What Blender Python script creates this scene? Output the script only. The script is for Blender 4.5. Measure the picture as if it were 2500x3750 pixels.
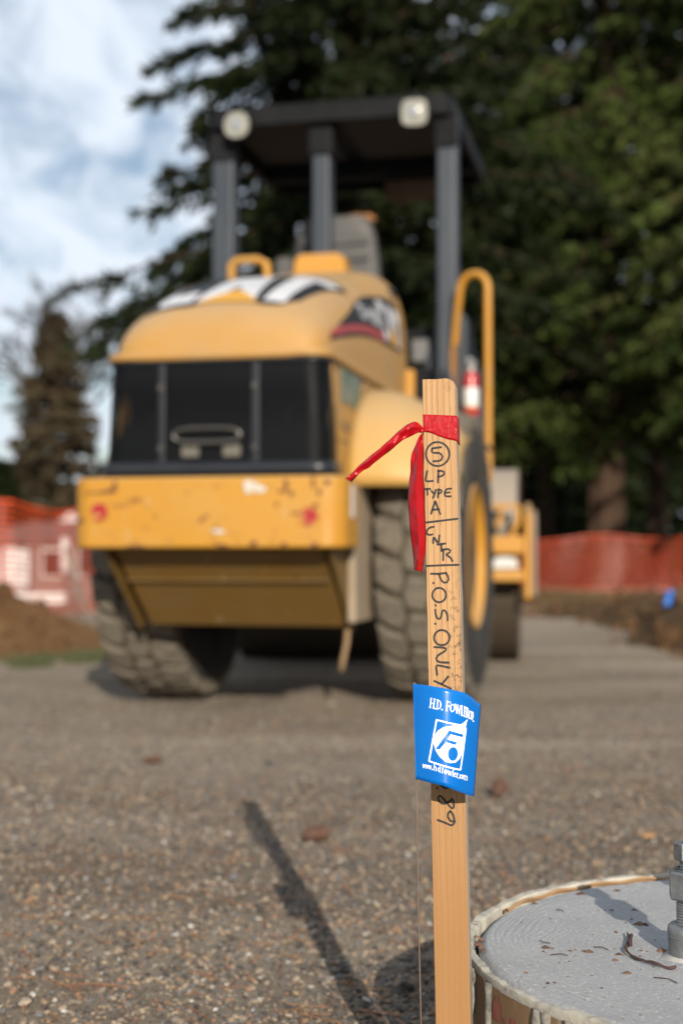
import bpy, bmesh, math, random
import numpy as np
from mathutils import Vector, Matrix, Euler

for o in list(bpy.data.objects):
    bpy.data.objects.remove(o)
random.seed(4)
rng = np.random.RandomState(7)
PI = math.pi
S = bpy.context.scene
C = S.collection

# ------------------------------------------------------------------ camera, sky, sun, exposure
EYE = 0.66
cam = bpy.data.cameras.new('camera')
cam.sensor_fit = 'VERTICAL'
cam.sensor_height = 36
cam.sensor_width = 24
cam.lens = 50
cam.clip_start = 0.05
cam.clip_end = 2000
cam.dof.use_dof = True
cam.dof.focus_distance = 1.545
cam.dof.aperture_fstop = 3.6
cam_o = bpy.data.objects.new('camera', cam)
C.objects.link(cam_o)
cam_o.location = (0, 0, EYE)
cam_o.rotation_euler = (PI / 2 + math.atan(99 / 3267), 0, 0)
S.camera = cam_o

SUN_EL, SUN_AZ = math.radians(20.5), math.radians(9)     # low sun behind the camera, a little to its right
world = bpy.data.worlds.new('World')
S.world = world
world.use_nodes = True
wt = world.node_tree
for n in list(wt.nodes):
    wt.nodes.remove(n)


def wn(t, **k):
    n = wt.nodes.new(t)
    for a, v in k.items():
        setattr(n, a, v)
    return n


def build_world():
    L = wt.links.new
    sky = wn('ShaderNodeTexSky', sky_type='NISHITA')
    sky.sun_disc = False
    sky.sun_elevation = SUN_EL
    sky.sun_rotation = PI - SUN_AZ
    tc = wn('ShaderNodeTexCoord')
    sep = wn('ShaderNodeSeparateXYZ')
    L(tc.outputs['Generated'], sep.inputs[0])
    za = wn('ShaderNodeMath', operation='ADD'); L(sep.outputs['Z'], za.inputs[0]); za.inputs[1].default_value = 0.22
    zm = wn('ShaderNodeMath', operation='MAXIMUM'); L(za.outputs[0], zm.inputs[0]); zm.inputs[1].default_value = 0.05
    dx = wn('ShaderNodeMath', operation='DIVIDE'); L(sep.outputs['X'], dx.inputs[0]); L(zm.outputs[0], dx.inputs[1])
    dy = wn('ShaderNodeMath', operation='DIVIDE'); L(sep.outputs['Y'], dy.inputs[0]); L(zm.outputs[0], dy.inputs[1])
    cb = wn('ShaderNodeCombineXYZ'); L(dx.outputs[0], cb.inputs[0]); L(dy.outputs[0], cb.inputs[1])
    mp = wn('ShaderNodeMapping'); mp.inputs['Rotation'].default_value = (0, 0, 0.5); mp.inputs['Scale'].default_value = (2.6, 1.0, 1)
    L(cb.outputs[0], mp.inputs['Vector'])
    n1 = wn('ShaderNodeTexNoise'); n1.inputs['Scale'].default_value = 4.2; n1.inputs['Detail'].default_value = 7; n1.inputs['Roughness'].default_value = 0.56; n1.inputs['Distortion'].default_value = 0.6
    L(mp.outputs[0], n1.inputs['Vector'])
    n2 = wn('ShaderNodeTexNoise'); n2.inputs['Scale'].default_value = 1.1; n2.inputs['Detail'].default_value = 3
    L(cb.outputs[0], n2.inputs['Vector'])
    ad = wn('ShaderNodeMath', operation='MULTIPLY_ADD'); L(n2.outputs['Fac'], ad.inputs[0]); ad.inputs[1].default_value = 0.6; L(n1.outputs['Fac'], ad.inputs[2])
    rp = wn('ShaderNodeMapRange'); L(ad.outputs[0], rp.inputs['Value'])
    rp.inputs['From Min'].default_value = 0.50; rp.inputs['From Max'].default_value = 0.92
    rp.interpolation_type = 'SMOOTHSTEP'
    mix = wn('ShaderNodeMix', data_type='RGBA')
    L(rp.outputs[0], mix.inputs['Factor']); L(sky.outputs[0], mix.inputs['A']); mix.inputs['B'].default_value = (8.3, 9.1, 10.2, 1)
    bg = wn('ShaderNodeBackground'); bg.inputs['Strength'].default_value = 0.063
    L(mix.outputs['Result'], bg.inputs['Color'])
    out = wn('ShaderNodeOutputWorld'); L(bg.outputs[0], out.inputs[0])


build_world()
sun = bpy.data.lights.new('sun', 'SUN')
sun.energy = 5.0
sun.angle = math.radians(0.5)
sun.color = (1.0, 0.90, 0.76)
sun_o = bpy.data.objects.new('sun', sun)
C.objects.link(sun_o)
d_sun = Vector((math.sin(SUN_AZ) * math.cos(SUN_EL), -math.cos(SUN_AZ) * math.cos(SUN_EL), math.sin(SUN_EL)))
sun_o.rotation_euler = d_sun.to_track_quat('Z', 'Y').to_euler()
sun_o.location = d_sun * 30
S.view_settings.view_transform = 'Standard'
S.view_settings.look = 'None'
S.view_settings.exposure = 0.7
S.view_settings.gamma = 1
S.view_settings.use_curve_mapping = False
S.render.engine = 'CYCLES'
S.cycles.max_bounces = 6
S.cycles.transparent_max_bounces = 12
S.cycles.use_denoising = True


# ------------------------------------------------------------------ materials
def lin(r, g, b):
    f = lambda c: (c / 255 / 12.92) if c <= 10 else ((c / 255 + 0.055) / 1.055) ** 2.4
    return (f(r), f(g), f(b))


ALBEDO = 0.555        # overall calibration of the base colours against the sun


class Mat:
    """small node-graph helper: principled surface with noise-mixed colours"""
    def __init__(self, name, col, rough=0.6, metal=0.0, spec=0.5):
        self.m = bpy.data.materials.new(name)
        self.m.use_nodes = True
        self.t = self.m.node_tree
        self.p = self.t.nodes['Principled BSDF']
        self.out = self.t.nodes['Material Output']
        self.p.inputs['Roughness'].default_value = rough
        self.p.inputs['Metallic'].default_value = metal
        self.p.inputs['Specular IOR Level'].default_value = spec
        rgb = self.n('ShaderNodeRGB'); rgb.outputs[0].default_value = (*[v * ALBEDO for v in col], 1)
        self.c = rgb.outputs[0]
        self.tc = self.n('ShaderNodeTexCoord')
        self.bump_h = None
        self.L(self.c, self.p.inputs['Base Color'])

    def n(self, t, **k):
        n = self.t.nodes.new(t)
        for a, v in k.items():
            setattr(n, a, v)
        return n

    def L(self, a, b):
        self.t.links.new(a, b)

    def coord(self, scale=(1, 1, 1), loc=(0, 0, 0), which='Object', rot=(0, 0, 0)):
        mp = self.n('ShaderNodeMapping')
        mp.inputs['Scale'].default_value = scale
        mp.inputs['Location'].default_value = loc
        mp.inputs['Rotation'].default_value = rot
        self.L(self.tc.outputs[which], mp.inputs['Vector'])
        return mp.outputs[0]

    def noise(self, s, detail=4, rough=0.55, vec=None, lo=0.35, hi=0.65, dist=0.0):
        t = self.n('ShaderNodeTexNoise')
        t.inputs['Scale'].default_value = s
        t.inputs['Detail'].default_value = detail
        t.inputs['Roughness'].default_value = rough
        t.inputs['Distortion'].default_value = dist
        self.L(vec if vec else self.tc.outputs['Object'], t.inputs['Vector'])
        return self.ramp(t.outputs['Fac'], lo, hi)

    def ramp(self, sock, lo, hi, to0=0.0, to1=1.0):
        r = self.n('ShaderNodeMapRange')
        self.L(sock, r.inputs['Value'])
        for k, v in (('From Min', lo), ('From Max', hi), ('To Min', to0), ('To Max', to1)):
            r.inputs[k].default_value = v
        return r.outputs[0]

    def math(self, op, a, b):
        m = self.n('ShaderNodeMath', operation=op)
        for i, v in enumerate((a, b)):
            if isinstance(v, (int, float)):
                m.inputs[i].default_value = v
            else:
                self.L(v, m.inputs[i])
        return m.outputs[0]

    def mix(self, fac, col, amt=1.0):
        x = self.n('ShaderNodeMix', data_type='RGBA')
        if amt != 1.0:
            fac = self.math('MULTIPLY', fac, amt)
        self.L(fac, x.inputs['Factor'])
        self.L(self.c, x.inputs['A'])
        if isinstance(col, tuple):
            x.inputs['B'].default_value = (*[v * ALBEDO for v in col], 1)
        else:
            self.L(col, x.inputs['B'])
        self.c = x.outputs['Result']
        self.L(self.c, self.p.inputs['Base Color'])
        return self

    def rough(self, fac, a, b):
        self.L(self.ramp(fac, 0, 1, a, b), self.p.inputs['Roughness'])
        return self

    def bump(self, h, strength=0.3, dist=0.01):
        b = self.n('ShaderNodeBump')
        b.inputs['Strength'].default_value = strength
        b.inputs['Distance'].default_value = dist
        self.L(h, b.inputs['Height'])
        self.L(b.outputs[0], self.p.inputs['Normal'])
        return self


def simple(name, col, rough=0.6, metal=0.0, var=0.0, vs=20.0, dark=None, spec=0.5):
    m = Mat(name, col, rough, metal, spec)
    if var:
        m.mix(m.noise(vs, 5), dark if dark else tuple(c * 0.5 for c in col), var)
    return m.m


# ------------------------------------------------------------------ mesh helpers
class MB:
    """collects primitives; build() links them as ONE mesh object"""
    def __init__(self):
        self.v, self.f, self.mi = [], [], []
        self.k = 0

    def add(self, vs, fs, k=None):
        b = len(self.v)
        self.v.extend([tuple(p) for p in vs])
        for f in fs:
            self.f.append(tuple(b + i for i in f))
            self.mi.append(self.k if k is None else k)
        return self

    def box(self, x0, x1, y0, y1, z0, z1):
        vs = [(x, y, z) for x in (x0, x1) for y in (y0, y1) for z in (z0, z1)]
        return self.add(vs, [(0, 1, 3, 2), (4, 6, 7, 5), (0, 4, 5, 1), (2, 3, 7, 6), (0, 2, 6, 4), (1, 5, 7, 3)])

    def prism(self, poly, d, axis='y', at=0.0):
        """polygon (a, b) pairs extruded from at to at+d along the axis"""
        n = len(poly)
        def P(a, b, t):
            return {'y': (a, t, b), 'x': (t, a, b), 'z': (a, b, t)}[axis]
        vs = [P(a, b, at) for a, b in poly] + [P(a, b, at + d) for a, b in poly]
        fs = [tuple(range(n)), tuple(range(2 * n - 1, n - 1, -1))]
        fs += [(i, i + n, (i + 1) % n + n, (i + 1) % n) for i in range(n)]
        return self.add(vs, fs)

    def grid(self, P):
        """P[i][j] rows of points"""
        r, c = len(P), len(P[0])
        return self.add([p for row in P for p in row], [(i * c + j, i * c + j + 1, (i + 1) * c + j + 1, (i + 1) * c + j) for i in range(r - 1) for j in range(c - 1)])

    def tube(self, pts, rad, n=8, cap=True, flat=1.0):
        pts = [Vector(p) for p in pts]
        rs = rad if isinstance(rad, (list, tuple)) else [rad] * len(pts)
        vs = []
        a = None
        for i, p in enumerate(pts):
            t = (pts[min(i + 1, len(pts) - 1)] - pts[max(i - 1, 0)]).normalized()
            if a is None:
                a = t.cross(Vector((0, 0, 1)))
                if a.length < 0.05:
                    a = t.cross(Vector((0, 1, 0)))
                a.normalize()
            else:
                a = (a - t * a.dot(t)).normalized()
            b = t.cross(a)
            for k in range(n):
                w = 2 * PI * k / n
                vs.append(p + (a * math.cos(w) + b * math.sin(w) * flat) * rs[i])
        fs = []
        for i in range(len(pts) - 1):
            for k in range(n):
                k2 = (k + 1) % n
                fs.append((i * n + k, i * n + k2, (i + 1) * n + k2, (i + 1) * n + k))
        if cap:
            fs.append(tuple(range(n - 1, -1, -1)))
            m = (len(pts) - 1) * n
            fs.append(tuple(range(m, m + n)))
        return self.add(vs, fs)

    def lathe(self, prof, n=32, axis='z', center=(0, 0, 0), closed=False):
        """prof: (radius, height) pairs turned round the axis"""
        c = Vector(center)
        vs = []
        for r, hgt in prof:
            for k in range(n):
                w = 2 * PI * k / n
                a, b = r * math.cos(w), r * math.sin(w)
                vs.append(c + Vector({'z': (a, b, hgt), 'x': (hgt, a, b), 'y': (b, hgt, a)}[axis]))
        m = len(prof)
        fs = []
        for i in range(m if closed else m - 1):
            j = (i + 1) % m
            for k in range(n):
                k2 = (k + 1) % n
                fs.append((i * n + k, i * n + k2, j * n + k2, j * n + k))
        if not closed:
            if prof[0][0] > 1e-6:
                fs.append(tuple(range(n - 1, -1, -1)))
            if prof[-1][0] > 1e-6:
                fs.append(tuple(range((m - 1) * n, m * n)))
        return self.add(vs, fs)

    def strokes(self, lines, width, place, lift=0.0):
        """flat pen strokes: every polyline becomes a ribbon with round ends, laid by place(a, b, lift)"""
        for ln in lines:
            P = [Vector((a, b)) for a, b in ln]
            Q = []
            for i in range(len(P) - 1):
                k = max(1, int((P[i + 1] - P[i]).length / (width * 1.2)))
                Q += [P[i].lerp(P[i + 1], t / k) for t in range(k)]
            Q.append(P[-1])
            if len(Q) > 4:
                Q = [Q[0]] + [(Q[i - 1] + Q[i] * 2 + Q[i + 1]) / 4 for i in range(1, len(Q) - 1)] + [Q[-1]]
            t0 = (Q[1] - Q[0]).normalized() * width * 0.4
            t1 = (Q[-1] - Q[-2]).normalized() * width * 0.4
            Q = [Q[0] - t0] + Q + [Q[-1] + t1]
            top = []
            for i, p in enumerate(Q):
                t = (Q[min(i + 1, len(Q) - 1)] - Q[max(i - 1, 0)]).normalized()
                nn = Vector((-t.y, t.x))
                w = width * 0.5 * (0.55 if i in (0, len(Q) - 1) else 1.0) * random.uniform(0.9, 1.1)
                top.append((place(*(p + nn * w), lift), place(*(p - nn * w), lift)))
            self.grid(top)
        return self

    def build(self, name, mats, parent=None, smooth=40, bevel=0.0, seg=2, tri=False):
        me = bpy.data.meshes.new(name)
        me.from_pydata(self.v, [], self.f)
        for m in (mats if isinstance(mats, (list, tuple)) else [mats]):
            me.materials.append(m)
        if any(self.mi):
            me.polygons.foreach_set('material_index', self.mi)
        bm = bmesh.new(); bm.from_mesh(me)
        bmesh.ops.recalc_face_normals(bm, faces=bm.faces)
        bm.to_mesh(me); bm.free()
        return link(name, me, parent, smooth, bevel, seg)


def link(name, me, parent=None, smooth=40, bevel=0.0, seg=2):
    if smooth:
        me.polygons.foreach_set('use_smooth', [True] * len(me.polygons))
        if smooth < 180:
            me.set_sharp_from_angle(angle=math.radians(smooth))
    me.update()
    o = bpy.data.objects.new(name, me)
    C.objects.link(o)
    if parent:
        o.parent = parent
    if bevel:
        b = o.modifiers.new('bevel', 'BEVEL')
        b.width = bevel; b.segments = seg; b.limit_method = 'ANGLE'; b.angle_limit = math.radians(35)
        b.harden_normals = True
    return o


def thing(name, label, cat, loc=(0, 0, 0), rz=0.0, group=None):
    o = bpy.data.objects.new(name, None)
    C.objects.link(o)
    o.location = loc
    o.rotation_euler = (0, 0, rz)
    o.empty_display_size = 0.1
    return tag(o, label, cat, group)


def tag(o, label, cat, group=None, kind=None):
    o['label'] = label
    o['category'] = cat
    if group:
        o['group'] = group
    if kind:
        o['kind'] = kind
    return o


def setting(o, kind='structure', label=None):
    o['kind'] = kind
    if label:
        o['label'] = label
    return o


def raw_mesh(name, V, F, mat, col=None, smooth=0, parent=None):
    """numpy arrays -> mesh; F is an (n, 3|4) array; col optional per-face colour"""
    me = bpy.data.meshes.new(name)
    n, k = F.shape
    me.vertices.add(len(V)); me.vertices.foreach_set('co', np.asarray(V, np.float32).ravel())
    me.loops.add(n * k); me.loops.foreach_set('vertex_index', F.astype(np.int32).ravel())
    me.polygons.add(n)
    me.polygons.foreach_set('loop_start', np.arange(0, n * k, k, dtype=np.int32))
    me.polygons.foreach_set('loop_total', np.full(n, k, np.int32))
    me.update(calc_edges=True)
    me.materials.append(mat)
    if col is not None:
        a = me.attributes.new('tint', 'FLOAT', 'FACE')
        a.data.foreach_set('value', np.asarray(col, np.float32))
    return link(name, me, parent, smooth)


def vnoise(x, y, s, seed=0):
    """smooth value noise, vectorised"""
    x = np.asarray(x, float) * s; y = np.asarray(y, float) * s
    xi, yi = np.floor(x).astype(np.int64), np.floor(y).astype(np.int64)
    fx, fy = x - xi, y - yi
    fx, fy = fx * fx * (3 - 2 * fx), fy * fy * (3 - 2 * fy)
    def hsh(a, b):
        n = (a * 374761393 + b * 668265263 + seed * 974711) & 0x7fffffff
        n = ((n ^ (n >> 13)) * 1274126177) & 0x7fffffff
        return ((n ^ (n >> 16)) & 0xffff) / 65535.0
    return (hsh(xi, yi) * (1 - fx) + hsh(xi + 1, yi) * fx) * (1 - fy) + (hsh(xi, yi + 1) * (1 - fx) + hsh(xi + 1, yi + 1) * fx) * fy


def sstep(x, a, b):
    t = np.clip((np.asarray(x, float) - a) / (b - a), 0, 1)
    return t * t * (3 - 2 * t)


# ------------------------------------------------------------------ ground
def gh(x, y):
    x = np.asarray(x, float); y = np.asarray(y, float)
    z = (vnoise(x, y, 1.1, 3) - 0.5) * 0.030 + (vnoise(x, y, 3.7, 5) - 0.5) * 0.014
    z = z * sstep(np.hypot(x - 0.1, y - 1.5), 0.2, 0.9)
    z = z - 1.25 * sstep(y, 21, 62) * sstep(-x, -2.0, 3.0)
    z = z + 0.075 * np.exp(-((x + 0.10) / 0.2) ** 2 - ((y - 6.35) / 0.22) ** 2)      # lump of dirt beside the tyre
    z = z - 0.02 * np.exp(-((x + 0.6) / 1.2) ** 4 - ((y - 6.9) / 0.5) ** 4)
    return z


def build_ground():
    ys = [-6.0]
    while ys[-1] < 320:
        y = ys[-1]
        ys.append(y + (0.6 if y < 0.4 else max(0.045, 0.030 * abs(y))))
    xs = [0.0]
    while xs[-1] < 260:
        xs.append(xs[-1] + (0.05 if xs[-1] < 2.6 else max(0.05, 0.06 * (xs[-1] - 1.7))))
    xs = np.array([-v for v in xs[:0:-1]] + xs)
    ys = np.array(ys)
    X, Y = np.meshgrid(xs, ys)
    Z = gh(X, Y)
    V = np.stack([X, Y, Z], -1).reshape(-1, 3)
    r, c = X.shape
    i = np.arange(r - 1)[:, None] * c + np.arange(c - 1)[None]
    F = np.stack([i, i + 1, i + c + 1, i + c], -1).reshape(-1, 4)
    m = Mat('gravelly_ground', (0.60, 0.515, 0.415), 0.95, spec=0.08)
    fine = m.noise(95, 6, 0.7, lo=0.3, hi=0.7)
    m.mix(fine, (0.20, 0.165, 0.13), 0.72)
    m.mix(m.noise(210, 3, 0.6, lo=0.6, hi=0.74), (0.60, 0.57, 0.53), 0.75)
    m.mix(m.noise(33, 4, 0.6, lo=0.52, hi=0.72), (0.38, 0.25, 0.155), 0.5)
    m.mix(m.noise(1.3, 5, 0.6, lo=0.42, hi=0.68), (0.43, 0.335, 0.225), 0.6)
    m.mix(m.noise(0.55, 4, 0.6, lo=0.5, hi=0.7), (0.26, 0.235, 0.21), 0.45)
    # packed wheel tracks: paler bands of fines running off to the left
    wv = m.coord((0.16, 1.0, 1), (0, 0, 0), rot=(0, 0, 0.22))
    m.mix(m.noise(1.15, 3, 0.5, wv, 0.50, 0.64), (0.68, 0.58, 0.455), 0.6)
    m.mix(m.noise(0.9, 3, 0.5, m.coord((0.3, 1.0, 1), (3, 2.2, 0), rot=(0, 0, 0.15)), 0.5, 0.66), (0.22, 0.17, 0.13), 0.6)
    m.bump(m.noise(120, 6, 0.75, lo=0.2, hi=0.8), 0.9, 0.012)
    setting(raw_mesh('ground', V, F, m.m, smooth=180))


build_ground()


def instancer(name, pts, sizes, rots, protos, kind_label):
    """loose material as ONE stuff object: a point mesh that carries stones by geometry nodes"""
    me = bpy.data.meshes.new(name)
    me.vertices.add(len(pts)); me.vertices.foreach_set('co', np.asarray(pts, np.float32).ravel())
    a = me.attributes.new('size', 'FLOAT_VECTOR', 'POINT'); a.data.foreach_set('vector', np.asarray(sizes, np.float32).ravel())
    a = me.attributes.new('turn', 'FLOAT_VECTOR', 'POINT'); a.data.foreach_set('vector', np.asarray(rots, np.float32).ravel())
    a = me.attributes.new('pick', 'INT', 'POINT'); a.data.foreach_set('value', rng.randint(0, len(protos), len(pts)).astype(np.int32))
    o = bpy.data.objects.new(name, me); C.objects.link(o)
    col = bpy.data.collections.new(name + '_kinds')
    for p in protos:
        col.objects.link(p)
    g = bpy.data.node_groups.new(name, 'GeometryNodeTree')
    g.interface.new_socket('Geometry', in_out='INPUT', socket_type='NodeSocketGeometry')
    g.interface.new_socket('Geometry', in_out='OUTPUT', socket_type='NodeSocketGeometry')
    N = g.nodes.new; L = g.links.new
    gi, go = N('NodeGroupInput'), N('NodeGroupOutput')
    ci = N('GeometryNodeCollectionInfo'); ci.inputs['Collection'].default_value = col; ci.inputs['Separate Children'].default_value = True; ci.inputs['Reset Children'].default_value = True
    ip = N('GeometryNodeInstanceOnPoints'); ip.inputs['Pick Instance'].default_value = True
    def attr(nm, ty):
        n = N('GeometryNodeInputNamedAttribute'); n.data_type = ty; n.inputs['Name'].default_value = nm
        return n.outputs['Attribute']
    e2r = N('FunctionNodeEulerToRotation'); L(attr('turn', 'FLOAT_VECTOR'), e2r.inputs[0])
    L(gi.outputs[0], ip.inputs['Points']); L(ci.outputs[0], ip.inputs['Instance'])
    L(attr('pick', 'INT'), ip.inputs['Instance Index']); L(e2r.outputs[0], ip.inputs['Rotation']); L(attr('size', 'FLOAT_VECTOR'), ip.inputs['Scale'])
    L(ip.outputs[0], go.inputs[0])
    md = o.modifiers.new('scatter', 'NODES'); md.node_group = g
    return setting(o, 'stuff', kind_label)


def stone_protos(mat, n=7, sub=1, prefix='pebble'):
    out = []
    for k in range(n):
        bm = bmesh.new()
        bmesh.ops.create_icosphere(bm, subdivisions=sub, radius=0.5)
        for v in bm.verts:
            v.co *= random.uniform(0.72, 1.22)
            v.co.z *= 0.75
        me = bpy.data.meshes.new(prefix); bm.to_mesh(me); bm.free()
        me.materials.append(mat)
        out.append(bpy.data.objects.new(prefix, me))
    return out


def random_tone(name, stops, rough=0.85):
    m = Mat(name, (0.3, 0.3, 0.3), rough, spec=0.3)
    oi = m.n('ShaderNodeObjectInfo')
    r = m.n('ShaderNodeValToRGB'); r.color_ramp.interpolation = 'CONSTANT'
    el = r.color_ramp.elements
    while len(el) < len(stops):
        el.new(0.5)
    for i, (p, c) in enumerate(stops):
        el[i].position = p; el[i].color = (*[v * 0.76 for v in c], 1)
    m.L(oi.outputs['Random'], r.inputs[0])
    m.c = r.outputs[0]
    m.mix(m.noise(6, 5, lo=0.4, hi=0.7), (0.16, 0.14, 0.115), 0.35)
    return m.m


def scatter_gravel():
    tone = random_tone('loose_gravel', [(0, (0.10, 0.083, 0.068)), (0.22, (0.22, 0.18, 0.14)), (0.38, (0.14, 0.14, 0.145)), (0.50, (0.32, 0.255, 0.185)),
                                        (0.64, (0.05, 0.045, 0.042)), (0.81, (0.40, 0.37, 0.33)), (0.825, (0.25, 0.14, 0.085)), (0.91, (0.31, 0.215, 0.13)), (0.985, (0.52, 0.50, 0.46))])
    P, Sz = [], []
    # finer and thinner with distance from the work spot: the ground there is packed
    n = 150000
    y = 0.9 + 10.0 * rng.rand(n) ** 1.9
    hw = 0.27 * y + 0.45
    x = rng.uniform(-1, 1, n) * hw
    want = 13500 * np.exp(-np.maximum(y - 2.6, 0) / 1.15) + 260
    have = n / 1.9 / 10.0 * ((y - 0.9) / 10.0 + 1e-4) ** (1 / 1.9 - 1) / (2 * hw)
    keep = rng.rand(n) < want / have * (0.62 + 0.6 * vnoise(x, y, 1.6, 11))
    keep &= np.hypot(x - 0.52, y - 1.61) > 0.375
    x, y = x[keep], y[keep]
    s0 = 0.0036 + 0.00045 * np.minimum(y, 6); s1 = 0.0115
    s = s0 + (s1 - s0) * rng.rand(len(x)) ** 2.7
    big = rng.rand(len(x)) < 0.005
    s[big] *= rng.uniform(1.5, 2.4, big.sum())
    P.append(np.stack([x, y, gh(x, y) + s * rng.uniform(0.1, 0.45, len(x))], -1)); Sz.append(s)
    P = np.concatenate(P); s = np.concatenate(Sz)
    sz = np.stack([s * rng.uniform(0.8, 1.5, len(s)), s * rng.uniform(0.8, 1.3, len(s)), s * rng.uniform(0.6, 1.0, len(s))], -1)
    rot = np.stack([rng.uniform(-0.5, 0.5, len(s)), rng.uniform(-0.5, 0.5, len(s)), rng.uniform(0, 6.28, len(s))], -1)
    instancer('gravel', P, sz, rot, stone_protos(tone), 'loose grey and tan gravel over the ground')


scatter_gravel()


def scatter_needles():
    """fallen conifer needles: thin bent strips lying on the gravel"""
    V, F, T = [], [], []
    n = 8500
    y = 1.0 + 5.5 * rng.rand(n) ** 1.5
    x = rng.uniform(-1, 1, n) * (0.27 * y + 0.3)
    patch = vnoise(x, y, 2.3, 21) + 1.1 * np.exp(-((x + 0.42) / 0.45) ** 2 - ((y - 2.35) / 0.3) ** 2)
    keep = (rng.rand(n) < np.clip(patch * 1.5 - 0.35, 0.06, 1)) & (np.hypot(x - 0.52, y - 1.61) > 0.4)
    for px, py in zip(x[keep], y[keep]):
        L = random.uniform(0.025, 0.075); a = random.uniform(0, PI) if random.random() < 0.3 else random.gauss(0.15, 0.5)
        w = 0.0013; k = random.uniform(-0.25, 0.25)
        b = len(V)
        for t in (-0.5, 0, 0.5):
            dx, dy = math.cos(a) * L * t, math.sin(a) * L * t
            bend = k * L * (0.25 - t * t)
            cx, cy = px + dx - math.sin(a) * bend, py + dy + math.cos(a) * bend
            z = float(gh(cx, cy)) + random.uniform(0.004, 0.009)
            V.append((cx - math.sin(a) * w, cy + math.cos(a) * w, z)); V.append((cx + math.sin(a) * w, cy - math.cos(a) * w, z + 0.0008))
        F += [(b, b + 1, b + 3, b + 2), (b + 2, b + 3, b + 5, b + 4)]
        T += [random.random()] * 2
    m = Mat('dry_needles', (0.24, 0.10, 0.04), 0.7)
    at = m.n('ShaderNodeAttribute', attribute_name='tint')
    m.mix(at.outputs['Fac'], (0.46, 0.21, 0.08), 0.9)
    setting(raw_mesh('fallen_needles', np.array(V), np.array(F), m.m, T), 'stuff', 'orange brown conifer needles strewn over the gravel')


scatter_needles()


# ------------------------------------------------------------------ banks of soil
def height_patch(name, x0, x1, y0, y1, nx, ny, fn, mat, kind='structure'):
    X, Y = np.meshgrid(np.linspace(x0, x1, nx), np.linspace(y0, y1, ny))
    Z = fn(X, Y)
    V = np.stack([X, Y, Z], -1).reshape(-1, 3)
    i = np.arange(ny - 1)[:, None] * nx + np.arange(nx - 1)[None]
    F = np.stack([i, i + 1, i + nx + 1, i + nx], -1).reshape(-1, 4)
    return setting(raw_mesh(name, V, F, mat, smooth=180), kind)


def soil(name, a, b, c):
    m = Mat(name, a, 0.95, spec=0.1)
    m.mix(m.noise(2.6, 6, 0.65, lo=0.38, hi=0.62), b, 0.9)
    m.mix(m.noise(9, 5, 0.65, lo=0.5, hi=0.7), c, 0.7)
    m.bump(m.noise(14, 6, 0.7, lo=0.2, hi=0.8), 0.9, 0.06)
    return m


brown_soil = soil('brown_soil', (0.19, 0.115, 0.06), (0.13, 0.07, 0.035), (0.23, 0.155, 0.085))
mound_soil = soil('sandy_brown_soil', (0.31, 0.175, 0.08), (0.24, 0.105, 0.035), (0.35, 0.235, 0.125))
# dry grass growing on the flat top of the soil
brown_soil.mix(brown_soil.noise(1.1, 5, 0.6, lo=0.5, hi=0.66), (0.16, 0.135, 0.055), 0.65)


def mound_h(x, y):
    r = 0.52 * sstep(-x, 1.6, 3.2) * np.exp(-((y - 10.6) / 1.15) ** 2) + 0.075 * sstep(-x, 1.2, 2.0) * np.exp(-((y - 10.6) / 1.0) ** 2)
    n = (vnoise(x, y, 2.2, 31) - 0.5) * 0.35 + (vnoise(x, y, 6, 33) - 0.5) * 0.2
    return gh(x, y) - 0.02 + r * (1 + n) + 0.05 * (vnoise(x, y, 5, 35) - 0.4) * np.clip(r * 6, 0, 1)


def bank_edge(y):
    return 2.22 + 0.16 * np.sin(y * 1.1) + 0.10 * np.sin(y * 2.7 + 1)


def bank_h(x, y):
    e = x - bank_edge(y)
    up = 0.27 * (1 - 0.72 * sstep(y, 11.5, 19)) * sstep(e, 0.0, 0.55) * sstep(y, 8.6, 9.8) * (1 - 0.45 * sstep(e, 0.9, 2.8)) * (1 - sstep(y, 24, 29) * 0.8)
    n = (vnoise(x, y, 1.9, 41) - 0.5) * 0.55 + (vnoise(x, y, 5.2, 43) - 0.5) * 0.4
    return gh(x, y) - 0.03 + up * (1 + n) + 0.035 * sstep(up, 0.02, 0.2) + (vnoise(x, y, 4, 47) - 0.5) * 0.09 * sstep(up, 0.02, 0.3)


height_patch('dirt_mound', -9, -1.0, 7.8, 16.5, 120, 110, mound_h, mound_soil.m)
height_patch('dirt_bank', 1.9, 26, 8.2, 46, 190, 180, bank_h, brown_soil.m)


def scatter_clods():
    m = simple('dirt_clods', (0.16, 0.09, 0.045), 0.95, var=0.7, vs=5, dark=(0.08, 0.045, 0.022), spec=0.1)
    P, s = [], []
    for k in range(900):
        if k % 3:
            y = random.uniform(8.8, 22); e = random.uniform(-0.15, 2.4) ** 1.0
            x = float(bank_edge(y)) + e
            z = float(bank_h(x, y))
        else:
            x = random.uniform(-4.6, -1.3); y = random.uniform(8.6, 13.5)
            z = float(mound_h(x, y))
            if z < 0.03 and random.random() < 0.8:
                continue
        r = random.uniform(0.02, 0.055) if random.random() < 0.9 else random.uniform(0.06, 0.11)
        P.append((x, y, z + r * 0.2)); s.append(r)
    s = np.array(s)
    sz = np.stack([s * 2.2, s * 1.8, s * 1.5], -1)
    instancer('dirt_clods', np.array(P), sz, rng.uniform(0, 3, (len(s), 3)), stone_protos(m, 5, 1, 'clod'), 'crumbled brown clods on the banks of soil')


scatter_clods()


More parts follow.
